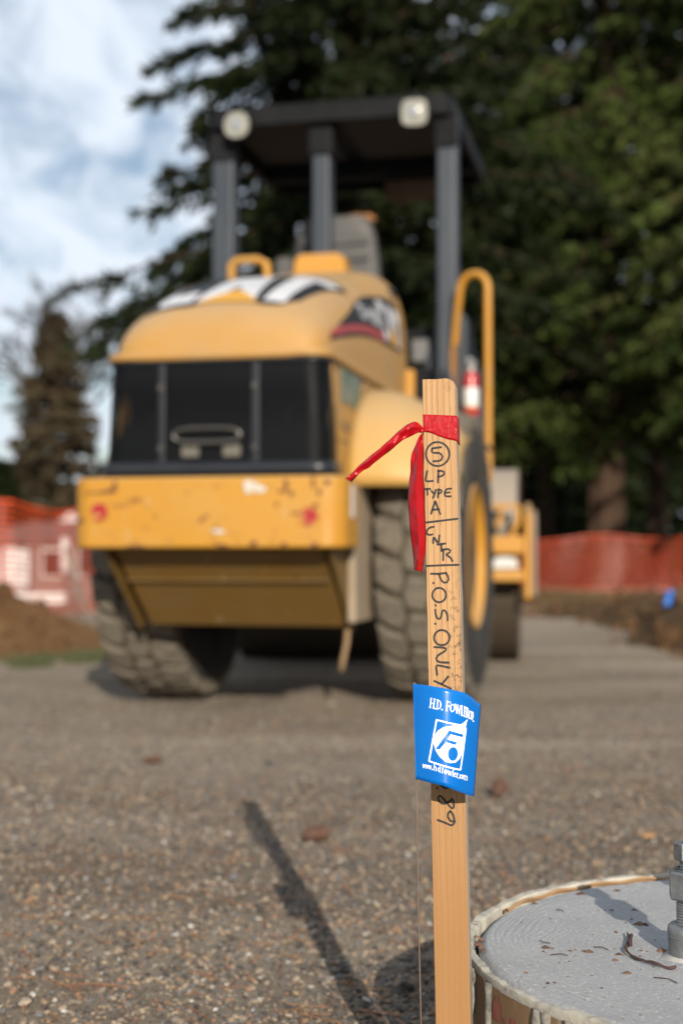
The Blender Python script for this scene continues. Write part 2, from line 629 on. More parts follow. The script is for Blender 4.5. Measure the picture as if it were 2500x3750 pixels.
def grass_patch(name, blobs, label, col, hmin, hmax, top):
    V, F, T = [], [], []
    for cx, cy, rx, ry, n in blobs:
        for _ in range(n):
            a, r = random.uniform(0, 2 * PI), math.sqrt(random.random())
            x, y = cx + rx * r * math.cos(a), cy + ry * r * math.sin(a)
            z = float(top(x, y)) - 0.005
            hh = random.uniform(hmin, hmax); w = random.uniform(0.003, 0.007)
            d = random.uniform(0, 2 * PI); lx, ly = random.gauss(0, 0.4) * hh, random.gauss(0, 0.4) * hh
            b = len(V)
            V += [(x - w * math.cos(d), y - w * math.sin(d), z), (x + w * math.cos(d), y + w * math.sin(d), z), (x + lx, y + ly, z + hh)]
            F.append((b, b + 1, b + 2)); T.append(random.random())
    m = Mat(name, col, 0.7)
    at = m.n('ShaderNodeAttribute', attribute_name='tint')
    m.mix(at.outputs['Fac'], (col[0] * 2.4, col[1] * 1.7, col[2] * 1.8), 0.9)
    setting(raw_mesh(name, np.array(V), np.array(F), m.m, T), 'stuff', label)


top_l = lambda x, y: max(float(mound_h(x, y)), float(gh(x, y)))
grass_patch('grass', [(-1.55, 9.25, 0.24, 0.35, 1700), (-1.82, 9.0, 0.10, 0.2, 300), (-1.98, 8.85, 0.13, 0.2, 420), (-1.3, 9.4, 0.15, 0.3, 500), (-1.86, 8.55, 0.13, 0.2, 500), (-1.6, 8.8, 0.12, 0.15, 350)], 'patch of short green grass at the foot of the dirt mound', (0.045, 0.065, 0.018), 0.02, 0.06, top_l)
grass_patch('dry_grass', [(3.2, 11.5, 0.5, 1.2, 900), (4.6, 14, 1.2, 2, 1800), (3.6, 18, 1.1, 2.5, 1800), (6, 21, 2.5, 3, 2500), (3.0, 24.5, 1.5, 2.0, 1500)], 'thin dry grass on top of the soil bank', (0.09, 0.085, 0.03), 0.03, 0.09,
            lambda x, y: float(bank_h(x, y)))

# pale concrete drive beyond the fence on the left
cm = simple('pale_concrete', (0.50, 0.46, 0.42), 0.9, var=0.4, vs=2)
height_patch('driveway', -8.2, 0.5, 22.5, 46, 24, 40, lambda x, y: gh(x, y) + 0.012, cm)


height_patch('forest_floor', 0.5, 60, 28.6, 90, 40, 40, lambda x, y: gh(x, y) + 0.03, simple('needle_litter', (0.055, 0.036, 0.022), 0.95, var=0.5, vs=2, spec=0.1))


# ------------------------------------------------------------------ orange mesh fences
orange = Mat('orange_plastic_mesh', (0.92, 0.105, 0.02), 0.45)
orange.mix(orange.noise(1.5, 3), (0.70, 0.075, 0.016), 0.6)
otr = orange.n('ShaderNodeBsdfTranslucent'); otr.inputs[0].default_value = (0.85, 0.10, 0.015, 1)
omx = orange.n('ShaderNodeMixShader'); omx.inputs[0].default_value = 0.35
orange.L(orange.p.outputs[0], omx.inputs[1]); orange.L(otr.outputs[0], omx.inputs[2]); orange.L(omx.outputs[0], orange.out.inputs[0])
post_m = simple('weathered_steel_post', (0.16, 0.13, 0.11), 0.7, var=0.5, vs=8)


def mesh_fence(label, path, hts, post_s, seed, rows=18, cell=0.052, thick=1.0):
    P = [Vector(p) for p in path]
    root = thing('mesh_fence', label, 'fence', (P[0].x, P[0].y, 0), 0)
    seg = [(P[i + 1] - P[i]).length for i in range(len(P) - 1)]
    total = sum(seg)
    def at(s):
        i = 0
        while i < len(seg) - 1 and s > seg[i]:
            s -= seg[i]; i += 1
        t = min(s / seg[i], 1)
        p = P[i].lerp(P[i + 1], t); hgt = hts[i] * (1 - t) + hts[i + 1] * t
        n = (P[i + 1] - P[i]).normalized()
        return p, hgt, Vector((-n.y, n.x))
    rnd = random.Random(seed)
    ph = [rnd.uniform(0, 6) for _ in range(4)]
    def pt(s, v):
        p, hgt, n = at(s)
        base = float(gh(p.x, p.y)) + 0.01
        off = 0.03 * math.sin(s * 2.1 + ph[0] + v * 2) + 0.015 * math.sin(s * 5.3 + ph[1] - v * 3) + 0.02 * v * math.sin(s * 9 + ph[2])
        sag = -0.085 * (0.5 - 0.5 * math.cos(2 * PI * s / post_s)) * v + 0.012 * math.sin(s * 3 + ph[3])
        return Vector((p.x + n.x * off - root.location.x, p.y + n.y * off - root.location.y, base + v * hgt + sag))
    mb = MB()
    ns = int(total / 0.11)
    for r in range(rows + 1):
        v = r / rows
        wv = 0.0074 * thick if 0 < r < rows else 0.015
        mb.grid([[pt(total * i / ns, v + wv), pt(total * i / ns, v - wv)] for i in range(ns + 1)])
    nv = int(total / cell)
    for i in range(nv + 1):
        s = total * i / nv
        mb.grid([[pt(s - 0.0048 * thick, j / 8), pt(s + 0.0048 * thick, j / 8)] for j in range(9)])
    net = mb.build('mesh_net', orange.m, root, smooth=0)
    net['kind'] = 'stuff'
    k = 0.3
    while k < total:
        p, hgt, n = at(k)
        b = MB()
        z = float(gh(p.x, p.y))
        x, y = p.x - root.location.x + n.x * 0.09, p.y - root.location.y + n.y * 0.09
        b.box(x - 0.02, x + 0.02, y - 0.004, y + 0.004, z - 0.2, z + hgt + 0.02)
        b.box(x - 0.004, x + 0.004, y + 0.004, y + 0.03, z - 0.2, z + hgt + 0.02)
        b.build('post', post_m, root, smooth=0)
        k += post_s
    return root


mesh_fence('orange plastic mesh safety fence behind the brown dirt mound', [(-7.6, 11.6), (-3.35, 14.6), (-2.6, 17.6), (-1.3, 22.5)], [1.2, 1.21, 1.2, 1.15], 2.4, 3)
mesh_fence('orange plastic mesh safety fence in front of the big tree trunks', [(-1.0, 23.5), (2.0, 27.2), (6.2, 27.4), (13, 26.5)], [1.05, 1.0, 1.04, 1.1], 2.6, 8, 14, 0.070, 0.85)

# ------------------------------------------------------------------ things beyond the left fence
wall_m = simple('pale_house_siding', (0.22, 0.18, 0.165), 0.8, var=0.25, vs=1)
white_m = simple('white_paint', (0.78, 0.77, 0.75), 0.6, var=0.12, vs=3)
roof_m = simple('grey_brown_shingles', (0.16, 0.13, 0.115), 0.9, var=0.5, vs=1.2)
glass_m = simple('dark_window_glass', (0.02, 0.022, 0.025), 0.12)


def hip_house(label, x0, x1, y0, y1, zb, ze, zr, inset, wins, gable=False):
    root = thing('house', label, 'house', ((x0 + x1) / 2, (y0 + y1) / 2, zb))
    X, Y = (x1 - x0) / 2, (y1 - y0) / 2
    e, r = ze - zb, zr - zb
    MB().box(-X, X, -Y, Y, 0, e).build('wall', wall_m, root, smooth=0)
    ox, oy = X + 0.4, Y + 0.4
    ins = inset if not gable else 0.0
    b = MB()
    vs = [(-ox, -oy, e - 0.1), (ox, -oy, e - 0.1), (ox, oy, e - 0.1), (-ox, oy, e - 0.1), (-ox, -oy, e + 0.06), (ox, -oy, e + 0.06), (ox, oy, e + 0.06), (-ox, oy, e + 0.06), (-X + ins, 0, r), (X - ins, 0, r)]
    if gable:
        vs[8], vs[9] = (0, -oy, r), (0, oy, r)
        b.add(vs, [(0, 3, 2, 1), (0, 1, 5, 4), (1, 2, 6, 5), (2, 3, 7, 6), (3, 0, 4, 7), (5, 6, 9, 8), (7, 4, 8, 9), (6, 7, 9), (4, 5, 8)])
    else:
        b.add(vs, [(0, 3, 2, 1), (0, 1, 5, 4), (1, 2, 6, 5), (2, 3, 7, 6), (3, 0, 4, 7), (4, 5, 9, 8), (6, 7, 8, 9), (5, 6, 9), (7, 4, 8)])
    b.build('roof', roof_m, root, smooth=0)
    if gable:
        MB().prism([(-X, e + 0.05), (X, e + 0.05), (0, r - 0.12)], 0.06, 'y', -oy - 0.07).build('gable_wall', white_m, root, smooth=0)
    for wx, wz, ww, wh, kind in wins:
        w = MB()
        w.box(wx - ww / 2 - 0.1, wx + ww / 2 + 0.1, -Y - 0.05, -Y - 0.003, wz - 0.1, wz + wh + 0.1)
        wo = w.build('window' if kind == 'w' else 'door', white_m, root, smooth=0)
        MB().box(wx - ww / 2, wx + ww / 2, -Y - 0.09, -Y - 0.053, wz, wz + wh).build('pane' if kind == 'w' else 'door_panel', glass_m if kind == 'w' else white_m, wo, smooth=0)
    return root


hip_house('low pale house with grey brown hip roof beyond the orange fence', -20.5, -8.0, 75, 83, -1.3, 1.35, 2.55, 3.4,
          [(-0.9, 0.9, 1.1, 1.3, 'w'), (0.9, 0.9, 0.9, 1.5, 'w'), (-3.6, 0.0, 2.2, 2.1, 'd'), (3.6, 0.9, 1.2, 1.3, 'w')])
hip_house('white gabled house roof peak showing above the hip roof behind the fence', -18.0, -15.3, 88, 94, -1.3, 2.1, 3.45, 0, [(0, 1.2, 1.0, 1.2, 'w')], gable=True)

cab = thing('utility_cabinet', 'white box cabinet behind the orange fence at the picture edge', 'cabinet', (-5.83, 25.6, float(gh(-5.83, 25.6))))
MB().box(-0.30, 0.26, -0.2, 0.2, 0.12, 0.80).build('body', white_m, cab, bevel=0.03)
MB().box(-0.32, 0.28, -0.22, 0.22, 0.80, 0.84).build('lid', white_m, cab, bevel=0.01)
MB().box(-0.26, 0.22, -0.16, 0.16, -0.05, 0.12).build('plinth', cm, cab)
MB().box(0.12, 0.15, -0.225, -0.202, 0.4, 0.55).build('handle', post_m, cab)
pst = thing('bollard', 'upright post with white upper sleeve standing behind the orange fence', 'bollard', (-4.85, 25.0, float(gh(-4.85, 25.0))))
MB().lathe([(0.05, -0.1), (0.05, 0.44), (0, 0.45)], 14).build('shaft', post_m, pst)
MB().lathe([(0.08, 0.40), (0.085, 0.41), (0.085, 0.95), (0.07, 0.99), (0, 1.0)], 14).build('sleeve', white_m, pst)
lath = thing('wooden_lath', 'thin grey lath leaning against the orange fence beside the roller', 'lath', (-2.66, 15.0, float(gh(-2.66, 15.0))))
o = MB().box(-0.02, 0.02, -0.006, 0.006, -0.05, 0.86).build('strip', simple('grey_lath_wood', (0.20, 0.155, 0.12), 0.85, var=0.4, vs=9), lath, bevel=0.002)
o.rotation_euler = (0.06, -0.30, 0)
MB().box(-0.021, 0.021, -0.0075, 0.0075, 0.80, 0.8605).build('painted_tip', white_m, o)
stop = thing('wheel_stop', 'long low white concrete block lying behind the fence', 'wheel stop', (-4.05, 19.2, float(gh(-4.05, 19.2))))
MB().prism([(-0.10, 0), (0.10, 0), (0.07, 0.15), (-0.07, 0.15)], 0.68, 'x', -0.34).build('block', white_m, stop, bevel=0.012)
for sx in (-0.22, 0.22):
    MB().lathe([(0.014, 0.15), (0.014, 0.158), (0, 0.16)], 8, center=(sx, 0, 0)).build('spike_head', post_m, stop)


# ------------------------------------------------------------------ trees
bark = Mat('furrowed_bark', (0.15, 0.095, 0.065), 0.95, spec=0.1)
bv = bark.coord((7, 7, 0.9))
bark.mix(bark.noise(2.2, 6, 0.65, bv, 0.42, 0.62), (0.045, 0.03, 0.022), 0.9)
bark.mix(bark.noise(0.8, 3, lo=0.5, hi=0.7), (0.11, 0.10, 0.05), 0.35)
bark.bump(bark.noise(2.2, 6, 0.65, bv, 0.3, 0.7), 1.0, 0.08)
grey_bark = simple('grey_bark', (0.10, 0.085, 0.075), 0.95, var=0.5, vs=3, spec=0.1)


def needle_mat(name, a, b, c):
    m = Mat(name, a, 0.65, spec=0.12)
    at = m.n('ShaderNodeAttribute', attribute_name='tint')
    m.mix(at.outputs['Fac'], b)
    m.mix(m.noise(0.55, 3, lo=0.5, hi=0.72), c, 0.6)
    tr = m.n('ShaderNodeBsdfTranslucent'); m.L(m.c, tr.inputs[0])
    mx = m.n('ShaderNodeMixShader'); mx.inputs[0].default_value = 0.22
    m.L(m.p.outputs[0], mx.inputs[1]); m.L(tr.outputs[0], mx.inputs[2]); m.L(mx.outputs[0], m.out.inputs[0])
    return m.m


fir_lit = needle_mat('sunlit_olive_needles', (0.015, 0.032, 0.008), (0.092, 0.132, 0.027), (0.155, 0.165, 0.052))  # sunlit foliage: the light is put into a brighter needle colour
fir_dark = needle_mat('shaded_green_needles', (0.006, 0.012, 0.004), (0.024, 0.038, 0.010), (0.034, 0.038, 0.012))  # foliage in shade: the darkness is put into the needle colour
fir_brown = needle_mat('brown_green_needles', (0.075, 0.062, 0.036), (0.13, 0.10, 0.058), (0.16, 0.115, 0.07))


def norm(a):
    return a / np.maximum(np.linalg.norm(a, axis=-1, keepdims=True), 1e-9)


def conifer(label, X, Y, H, r0, zc, maxL, seed, mat, leaf=0.20, step=0.36, per=5, dens=12, twigs=8, droop=0.5, zmax=None, group=None, bottom_taper=2.0, name='fir_tree', power=0.8, wedge=None):
    R = np.random.RandomState(seed)
    root = thing(name, label, 'tree', (X, Y, float(gh(X, Y))), 0, group)
    tb = MB()
    flare = [(r0 * 1.55, -0.3), (r0 * 1.3, 0.25), (r0 * 1.08, 0.9), (r0, 2.0)] + [(r0 * (1 - 0.93 * (z - 2) / (H - 2)), z) for z in np.linspace(4, H, 9)]
    nn = 18
    vs, fs = [], []
    for i, (r, z) in enumerate(flare):
        for k in range(nn):
            w = 2 * PI * k / nn
            q = r * (1 + 0.10 * math.sin(5 * w + seed) * max(0, 1 - z / 3) + 0.03 * math.sin(9 * w + z))
            vs.append((q * math.cos(w), q * math.sin(w), z))
    for i in range(len(flare) - 1):
        for k in range(nn):
            k2 = (k + 1) % nn
            fs.append((i * nn + k, i * nn + k2, (i + 1) * nn + k2, (i + 1) * nn + k))
    tb.add(vs, fs)
    LV, LT = [], []
    zz = zc
    while zz < (zmax or H - 0.3):
        for b in range(per):
            az = R.uniform(0, 2 * PI)
            if wedge and R.rand() < wedge[2] and abs((az - wedge[0] + PI) % (2 * PI) - PI) > wedge[1]:
                continue
            z = zz + R.uniform(-0.25, 0.25)
            f = (z - zc) / (H - zc)
            L = maxL * max(0.05, (1 - f)) ** power * min(1.0, 0.55 + f * bottom_taper) * R.uniform(0.55, 1.1)
            if L < 0.25:
                continue
            d = np.array([math.cos(az), math.sin(az), 0.0])
            s1, s2 = R.uniform(-0.05, 0.25), droop * R.uniform(0.7, 1.3)
            sw = R.uniform(-0.12, 0.12)
            side = np.array([-d[1], d[0], 0.0])
            def bp(t):
                t = np.asarray(t, float)[..., None]
                u = s1 * t - s2 * t * t + 0.22 * s2 * t ** 4
                return np.array([0, 0, z]) + d * (L * t) + side * (sw * L * t * t) + np.array([0, 0, 1.0]) * (u * L)
            ts = np.linspace(0, 1, 6)
            rb = max(0.012, 0.022 * L * 0.55)
            tb.tube([tuple(p) for p in bp(ts)], [rb * (1 - 0.85 * t) for t in ts], 5, cap=False)
            nt = max(4, int(twigs * (0.5 + L / maxL)))
            t = R.uniform(0.05, 1.0, nt * 2) ** 0.85
            sg = np.where(R.rand(nt * 2) < 0.5, -1.0, 1.0)
            base = bp(t)
            lt = (0.20 + 0.34 * L * (1.05 - t)) * R.uniform(0.6, 1.15, nt * 2)
            td = norm(side[None] * sg[:, None] * R.uniform(0.5, 1.1, (nt * 2, 1)) + d[None] * R.uniform(0.45, 1.0, (nt * 2, 1)) + np.array([0, 0, -1.0])[None] * R.uniform(0.05, 0.55, (nt * 2, 1)))
            K = dens
            s = R.uniform(0.05, 1.0, (nt * 2, K))
            P = base[:, None] + td[:, None] * (lt[:, None] * s)[..., None] + np.array([0, 0, -1.0]) * (0.30 * lt[:, None] * s * s)[..., None]
            P += R.normal(0, 0.03, P.shape)
            D = norm(td[:, None] * 0.8 + R.normal(0, 0.55, P.shape) + np.array([0, 0, -0.25]))
            N = norm(np.cross(D, R.normal(0, 1, P.shape)))
            ll = leaf * R.uniform(0.6, 1.35, P.shape[:2])[..., None]
            w = ll * R.uniform(0.16, 0.30, P.shape[:2])[..., None]
            tri = np.stack([P - N * w, P + N * w, P + D * ll], -2)
            LV.append(tri.reshape(-1, 3))
            tone = np.clip(R.uniform(0, 1, P.shape[:2]) * 0.6 + R.uniform(0, 0.5), 0, 1)
            LT.append(tone.ravel())
        zz += step * R.uniform(0.75, 1.25)
    tb.build('trunk', bark.m, root, smooth=60)
    V = np.concatenate(LV)
    F = np.arange(len(V)).reshape(-1, 3)
    raw_mesh('crown', V, F, mat, np.concatenate(LT), parent=root)
    return root


GR = 'firs standing behind the orange fence'
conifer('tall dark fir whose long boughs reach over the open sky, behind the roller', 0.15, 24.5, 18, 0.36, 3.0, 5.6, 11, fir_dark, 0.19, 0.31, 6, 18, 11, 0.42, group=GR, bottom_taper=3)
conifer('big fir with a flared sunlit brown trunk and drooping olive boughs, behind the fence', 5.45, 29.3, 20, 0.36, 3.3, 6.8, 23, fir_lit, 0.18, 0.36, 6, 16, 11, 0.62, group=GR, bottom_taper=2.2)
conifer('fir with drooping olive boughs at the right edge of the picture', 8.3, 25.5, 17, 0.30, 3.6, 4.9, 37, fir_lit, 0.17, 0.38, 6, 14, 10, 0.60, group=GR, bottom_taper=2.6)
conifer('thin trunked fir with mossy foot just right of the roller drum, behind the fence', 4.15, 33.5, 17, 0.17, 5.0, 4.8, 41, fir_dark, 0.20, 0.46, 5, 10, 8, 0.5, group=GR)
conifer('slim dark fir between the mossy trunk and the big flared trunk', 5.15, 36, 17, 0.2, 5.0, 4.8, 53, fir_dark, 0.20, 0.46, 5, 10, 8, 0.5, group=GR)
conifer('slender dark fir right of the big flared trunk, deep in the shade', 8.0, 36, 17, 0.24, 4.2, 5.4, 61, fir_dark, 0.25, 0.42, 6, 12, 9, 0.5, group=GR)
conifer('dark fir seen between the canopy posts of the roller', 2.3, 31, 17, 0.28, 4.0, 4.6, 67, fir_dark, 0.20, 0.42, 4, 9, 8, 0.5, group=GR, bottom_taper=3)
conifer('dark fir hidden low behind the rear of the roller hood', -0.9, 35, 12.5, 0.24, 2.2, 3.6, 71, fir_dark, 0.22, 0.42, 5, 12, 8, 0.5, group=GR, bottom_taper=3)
conifer('brown tinged conifer with pointed top at the far left beyond the fence', -20.6, 102, 19.6, 0.4, 1.2, 6.0, 83, fir_brown, 0.45, 0.45, 6, 11, 9, 0.25, name='conifer', bottom_taper=4, power=0.68)
conifer('low dark evergreen close beside the roller bumper, above the fence', -16.0, 99, 9.0, 0.3, 0.5, 3.8, 89, fir_dark, 0.42, 0.5, 6, 11, 8, 0.3, name='conifer', bottom_taper=4, power=0.6)


conifer('low dark evergreen at the far left picture edge, above the fence', -23.2, 96.5, 8.6, 0.3, 0.4, 3.9, 91, fir_dark, 0.45, 0.45, 7, 13, 9, 0.3, name='conifer', bottom_taper=4, power=0.6)


def bare_tree(label, X, Y, H, seed, spread=0.5):
    R = random.Random(seed)
    root = thing('bare_tree', label, 'tree', (X, Y, float(gh(X, Y))), 0, 'leafless trees far left')
    trunk, tw = MB(), MB()
    def grow(p, d, L, r, lev):
        q = p + d * L
        mid = p.lerp(q, 0.5) + Vector((R.gauss(0, .04), R.gauss(0, .04), R.gauss(0, .02))) * L
        (trunk if lev < 3 else tw).tube([p, mid, q], [r, r * 0.85, r * 0.68], 5 if lev < 3 else 3, cap=False)
        if lev >= 7:
            return
        for k in range(R.choice((2, 3, 3)) if lev < 6 else 4):
            dd = (d + Vector((R.gauss(0, spread), R.gauss(0, spread), R.gauss(0.12, 0.3)))).normalized()
            grow(p.lerp(q, R.uniform(0.6, 1.0)), dd, L * R.uniform(0.6, 0.85), max(r * 0.6, 0.036), lev + 1)
    grow(Vector((0, 0, -0.2)), Vector((0, 0, 1)), H * 0.3, H * 0.014, 0)
    trunk.build('trunk', grey_bark, root, smooth=60)
    tw.build('twigs', grey_bark, root, smooth=0)['kind'] = 'stuff'


bare_tree('leafless grey tree at the left edge of the picture', -24.8, 106, 25, 5, 0.42)
bare_tree('leafless grey tree behind the top of the brown conifer', -20.9, 110, 25, 6, 0.45)
bare_tree('leafless grey tree between the brown conifer and the roller', -16.6, 107, 24, 9, 0.45)


def far_woods():
    """dark wood far behind the firs, one mass of trunks and needles"""
    R = np.random.RandomState(5)
    V, T = [], []
    for k in range(52):
        x = -4 + k * 0.95 + R.uniform(-0.6, 0.6); y = R.uniform(50, 62); Hh = R.uniform(4.5, 8)
        n = 1300
        f = R.rand(n) ** 1.2
        z = 0.1 + f * (Hh - 0.1)
        rad = (2.6 * (1 - f) ** 0.7 + 0.15) * np.sqrt(R.rand(n))
        a = R.uniform(0, 2 * PI, n)
        P = np.stack([x + rad * np.cos(a), y + rad * np.sin(a), z], -1)
        D = norm(np.stack([np.cos(a), np.sin(a), R.uniform(-1, 0.1, n)], -1) + R.normal(0, .4, (n, 3)))
        N = norm(np.cross(D, R.normal(0, 1, (n, 3))))
        ll = R.uniform(0.3, 0.75, (n, 1))
        V.append(np.stack([P - N * ll * .22, P + N * ll * .22, P + D * ll], -2).reshape(-1, 3)); T.append(R.rand(n))
        w = 0.16
        c = np.array([[x - w, y, -0.5], [x + w, y, -0.5], [x, y, Hh]]); V.append(c); T.append(np.array([0.0]))
        c = np.array([[x, y - w, -0.5], [x, y + w, -0.5], [x, y, Hh]]); V.append(c); T.append(np.array([0.0]))
    V = np.concatenate(V)
    setting(raw_mesh('woods', V, np.arange(len(V)).reshape(-1, 3), fir_dark, np.concatenate(T)), 'stuff', 'dark wood far behind the firs')


far_woods()


# ------------------------------------------------------------------ road roller
def paint(name, base, faded, dust, chip=0.0):
    m = Mat(name, base, 0.48, spec=0.4)
    m.mix(m.noise(1.7, 4, 0.5, lo=0.35, hi=0.7), faded, 0.7)
    m.mix(m.noise(5.5, 6, 0.65, lo=0.46, hi=0.74), dust, 0.45)
    m.mix(m.noise(60, 4, 0.7, lo=0.60, hi=0.75), dust, 0.3)
    if chip:
        st = m.coord((2.2, 2.2, 4.5))
        c1 = m.noise(3.2, 7, 0.72, st, 0.615, 0.65)
        m.mix(c1, (0.20, 0.055, 0.02), chip)
        c2 = m.noise(7.5, 6, 0.7, m.coord((1.6, 1.6, 3.0), (4, 2, 7)), 0.64, 0.67)
        m.mix(c2, (0.075, 0.035, 0.02), chip)
        c3 = m.noise(11, 5, 0.6, m.coord((3.5, 1, 0.9), (9, 1, 3)), 0.66, 0.70)
        m.mix(c3, (0.55, 0.45, 0.28), 0.5)
    geo = m.n('ShaderNodeNewGeometry'); nz = m.n('ShaderNodeSeparateXYZ'); m.L(geo.outputs['Normal'], nz.inputs[0])
    settle = m.math('MULTIPLY', m.ramp(nz.outputs['Z'], 0.25, 0.95), m.noise(3.2, 5, 0.6, lo=0.15, hi=0.6))
    m.mix(settle, (0.50, 0.375, 0.235), 0.62)          # dust lying on whatever faces up
    m.rough(m.noise(4, 4), 0.42, 0.65)
    m.bump(m.noise(90, 3, lo=0.2, hi=0.8), 0.06, 0.003)
    return m.m


hood_m = paint('sun_faded_yellow_paint', (0.50, 0.265, 0.060), (0.50, 0.295, 0.092), (0.44, 0.31, 0.165))
fender_m = paint('sunlit_yellow_paint', (0.60, 0.345, 0.085), (0.62, 0.37, 0.105), (0.56, 0.38, 0.16))  # same paint as the hood, lightened in colour for a sunnier facing
yellow_m = paint('bright_yellow_paint', (0.58, 0.26, 0.016), (0.58, 0.285, 0.03), (0.47, 0.31, 0.12))
bumper_m = paint('scuffed_yellow_paint', (0.545, 0.25, 0.016), (0.56, 0.285, 0.026), (0.52, 0.31, 0.075), 0.85)
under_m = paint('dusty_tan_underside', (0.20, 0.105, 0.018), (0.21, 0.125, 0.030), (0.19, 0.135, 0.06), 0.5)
black_m = Mat('black_satin_steel', (0.007, 0.008, 0.010), 0.7, spec=0.10)
black_m.mix(black_m.noise(5, 5), (0.020, 0.021, 0.023), 0.6)
rops_m = Mat('grey_black_steel', (0.040, 0.052, 0.068), 0.42, spec=0.3)
rops_m.mix(rops_m.noise(4, 6, 0.65, rops_m.coord((5, 5, 0.7)), 0.45, 0.7), (0.072, 0.083, 0.098), 0.6)
rops_m.mix(rops_m.noise(9, 6, 0.65, rops_m.coord((6, 6, 0.6)), 0.66, 0.72), (0.10, 0.055, 0.03), 0.5)
grille_m = Mat('blue_black_frame', (0.008, 0.011, 0.018), 0.4, spec=0.4)
grille_m.mix(grille_m.noise(7, 5), (0.02, 0.022, 0.026), 0.5)
dark_m = simple('dark_recess', (0.012, 0.012, 0.013), 0.8, var=0.4, vs=9)
chrome_m = simple('worn_grey_metal', (0.13, 0.125, 0.115), 0.45, 0.5, var=0.5, vs=9)
rubber_m = Mat('tyre_rubber', (0.030, 0.031, 0.033), 0.85, spec=0.2)
rubber_m.mix(rubber_m.noise(4.5, 6, 0.65, lo=0.40, hi=0.66), (0.15, 0.125, 0.095), 0.5)
mud_m = Mat('muddy_tread', (0.19, 0.165, 0.13), 0.95, spec=0.1)
mud_m.mix(mud_m.noise(7, 6, 0.7, lo=0.38, hi=0.65), (0.29, 0.25, 0.195), 0.8)
mud_m.mix(mud_m.noise(15, 5, 0.7, lo=0.55, hi=0.72), (0.09, 0.083, 0.075), 0.75)
mud_m.bump(mud_m.noise(24, 6, 0.7, lo=0.2, hi=0.8), 0.8, 0.02)
groove_m = simple('muddy_groove', (0.10, 0.083, 0.062), 0.95, var=0.6, vs=12, spec=0.1)
drum_m = Mat('dusty_shaded_drum_steel', (0.085, 0.065, 0.045), 0.6, metal=0.2, spec=0.3)
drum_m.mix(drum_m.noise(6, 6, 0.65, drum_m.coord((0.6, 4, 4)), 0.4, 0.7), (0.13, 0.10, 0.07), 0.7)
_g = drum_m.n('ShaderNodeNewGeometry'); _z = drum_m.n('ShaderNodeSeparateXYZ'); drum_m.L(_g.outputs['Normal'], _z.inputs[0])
drum_m.mix(drum_m.ramp(_z.outputs['Z'], 0.25, 0.5), (0.46, 0.39, 0.31), 0.95)     # dust painted sunlit-pale on the upper face, the rest left dark as shade
black_print = simple('black_decal', (0.010, 0.0105, 0.012), 0.55, spec=0.2)
white_print = simple('white_decal', (0.74, 0.76, 0.80), 0.45, var=0.25, vs=14)
red_print = simple('red_decal', (0.42, 0.022, 0.020), 0.45, var=0.2, vs=10)
gold_print = simple('gold_decal', (0.72, 0.36, 0.010), 0.45)
green_print = Mat('faded_green_sticker', (0.10, 0.17, 0.13), 0.5)
green_print.mix(green_print.noise(11, 4, 0.6, lo=0.45, hi=0.6), (0.24, 0.24, 0.19), 0.8)
stencil_m = simple('worn_brown_print', (0.24, 0.13, 0.055), 0.7, var=0.5, vs=20, dark=(0.42, 0.24, 0.08))
lamp_glass = Mat('work_lamp_lens', (0.42, 0.415, 0.36), 0.15, spec=0.6)
lamp_glass.mix(lamp_glass.noise(30, 3), (0.22, 0.22, 0.19), 0.7)
vinyl_m = simple('worn_grey_vinyl', (0.075, 0.074, 0.074), 0.65, var=0.5, vs=9, dark=(0.11, 0.105, 0.10))
foam_m = simple('torn_orange_foam', (0.45, 0.20, 0.07), 0.95, var=0.5, vs=30)
white_worn = simple('worn_white_sticker', (0.66, 0.64, 0.60), 0.6, var=0.5, vs=30, dark=(0.5, 0.42, 0.28))

YAW = math.radians(12.5)
roller = thing('road_roller', 'large yellow soil roller with black canopy parked on the gravel', 'roller', (-0.25, 6.7, 0), -YAW)


def sub(mb, name, mat, parent=None, **k):
    return mb.build(name, mat, parent or roller, **k)


# wheels: tyre (> lug, rim)
TR, TW = 0.665, 0.36
LUGS = {}


def lug_mesh(kind):
    mb = MB()
    polys = {'shoulder': [(-0.178, -0.036), (-0.078, -0.088), (-0.052, -0.036), (-0.062, 0.054), (-0.120, 0.062), (-0.182, 0.090)],
             'centre': [(-0.050, -0.060), (0.030, -0.076), (0.056, -0.010), (0.048, 0.066), (-0.028, 0.076), (-0.056, 0.010)]}
    poly = polys[kind]
    n = len(poly)
    vs = []
    for lift, k in ((TR - 0.06, 1.0), (TR - 0.006, 0.98), (TR + 0.001, 0.86)):
        cx = sum(p[0] for p in poly) / n; cy = sum(p[1] for p in poly) / n
        for a, b in poly:
            x, t = cx + (a - cx) * k, cy + (b - cy) * k
            drop = 0.0 if abs(x) < 0.1 else (abs(x) - 0.1) ** 2 * 3.4
            r = lift - drop
            vs.append((x, t, math.sqrt(max(r * r - t * t, 0.01))))
    fs = [tuple(range(2 * n, 3 * n))] + [(l * n + i, l * n + (i + 1) % n, (l + 1) * n + (i + 1) % n, (l + 1) * n + i) for l in (0, 1) for i in range(n)]
    mb.add(vs, fs)
    return mb


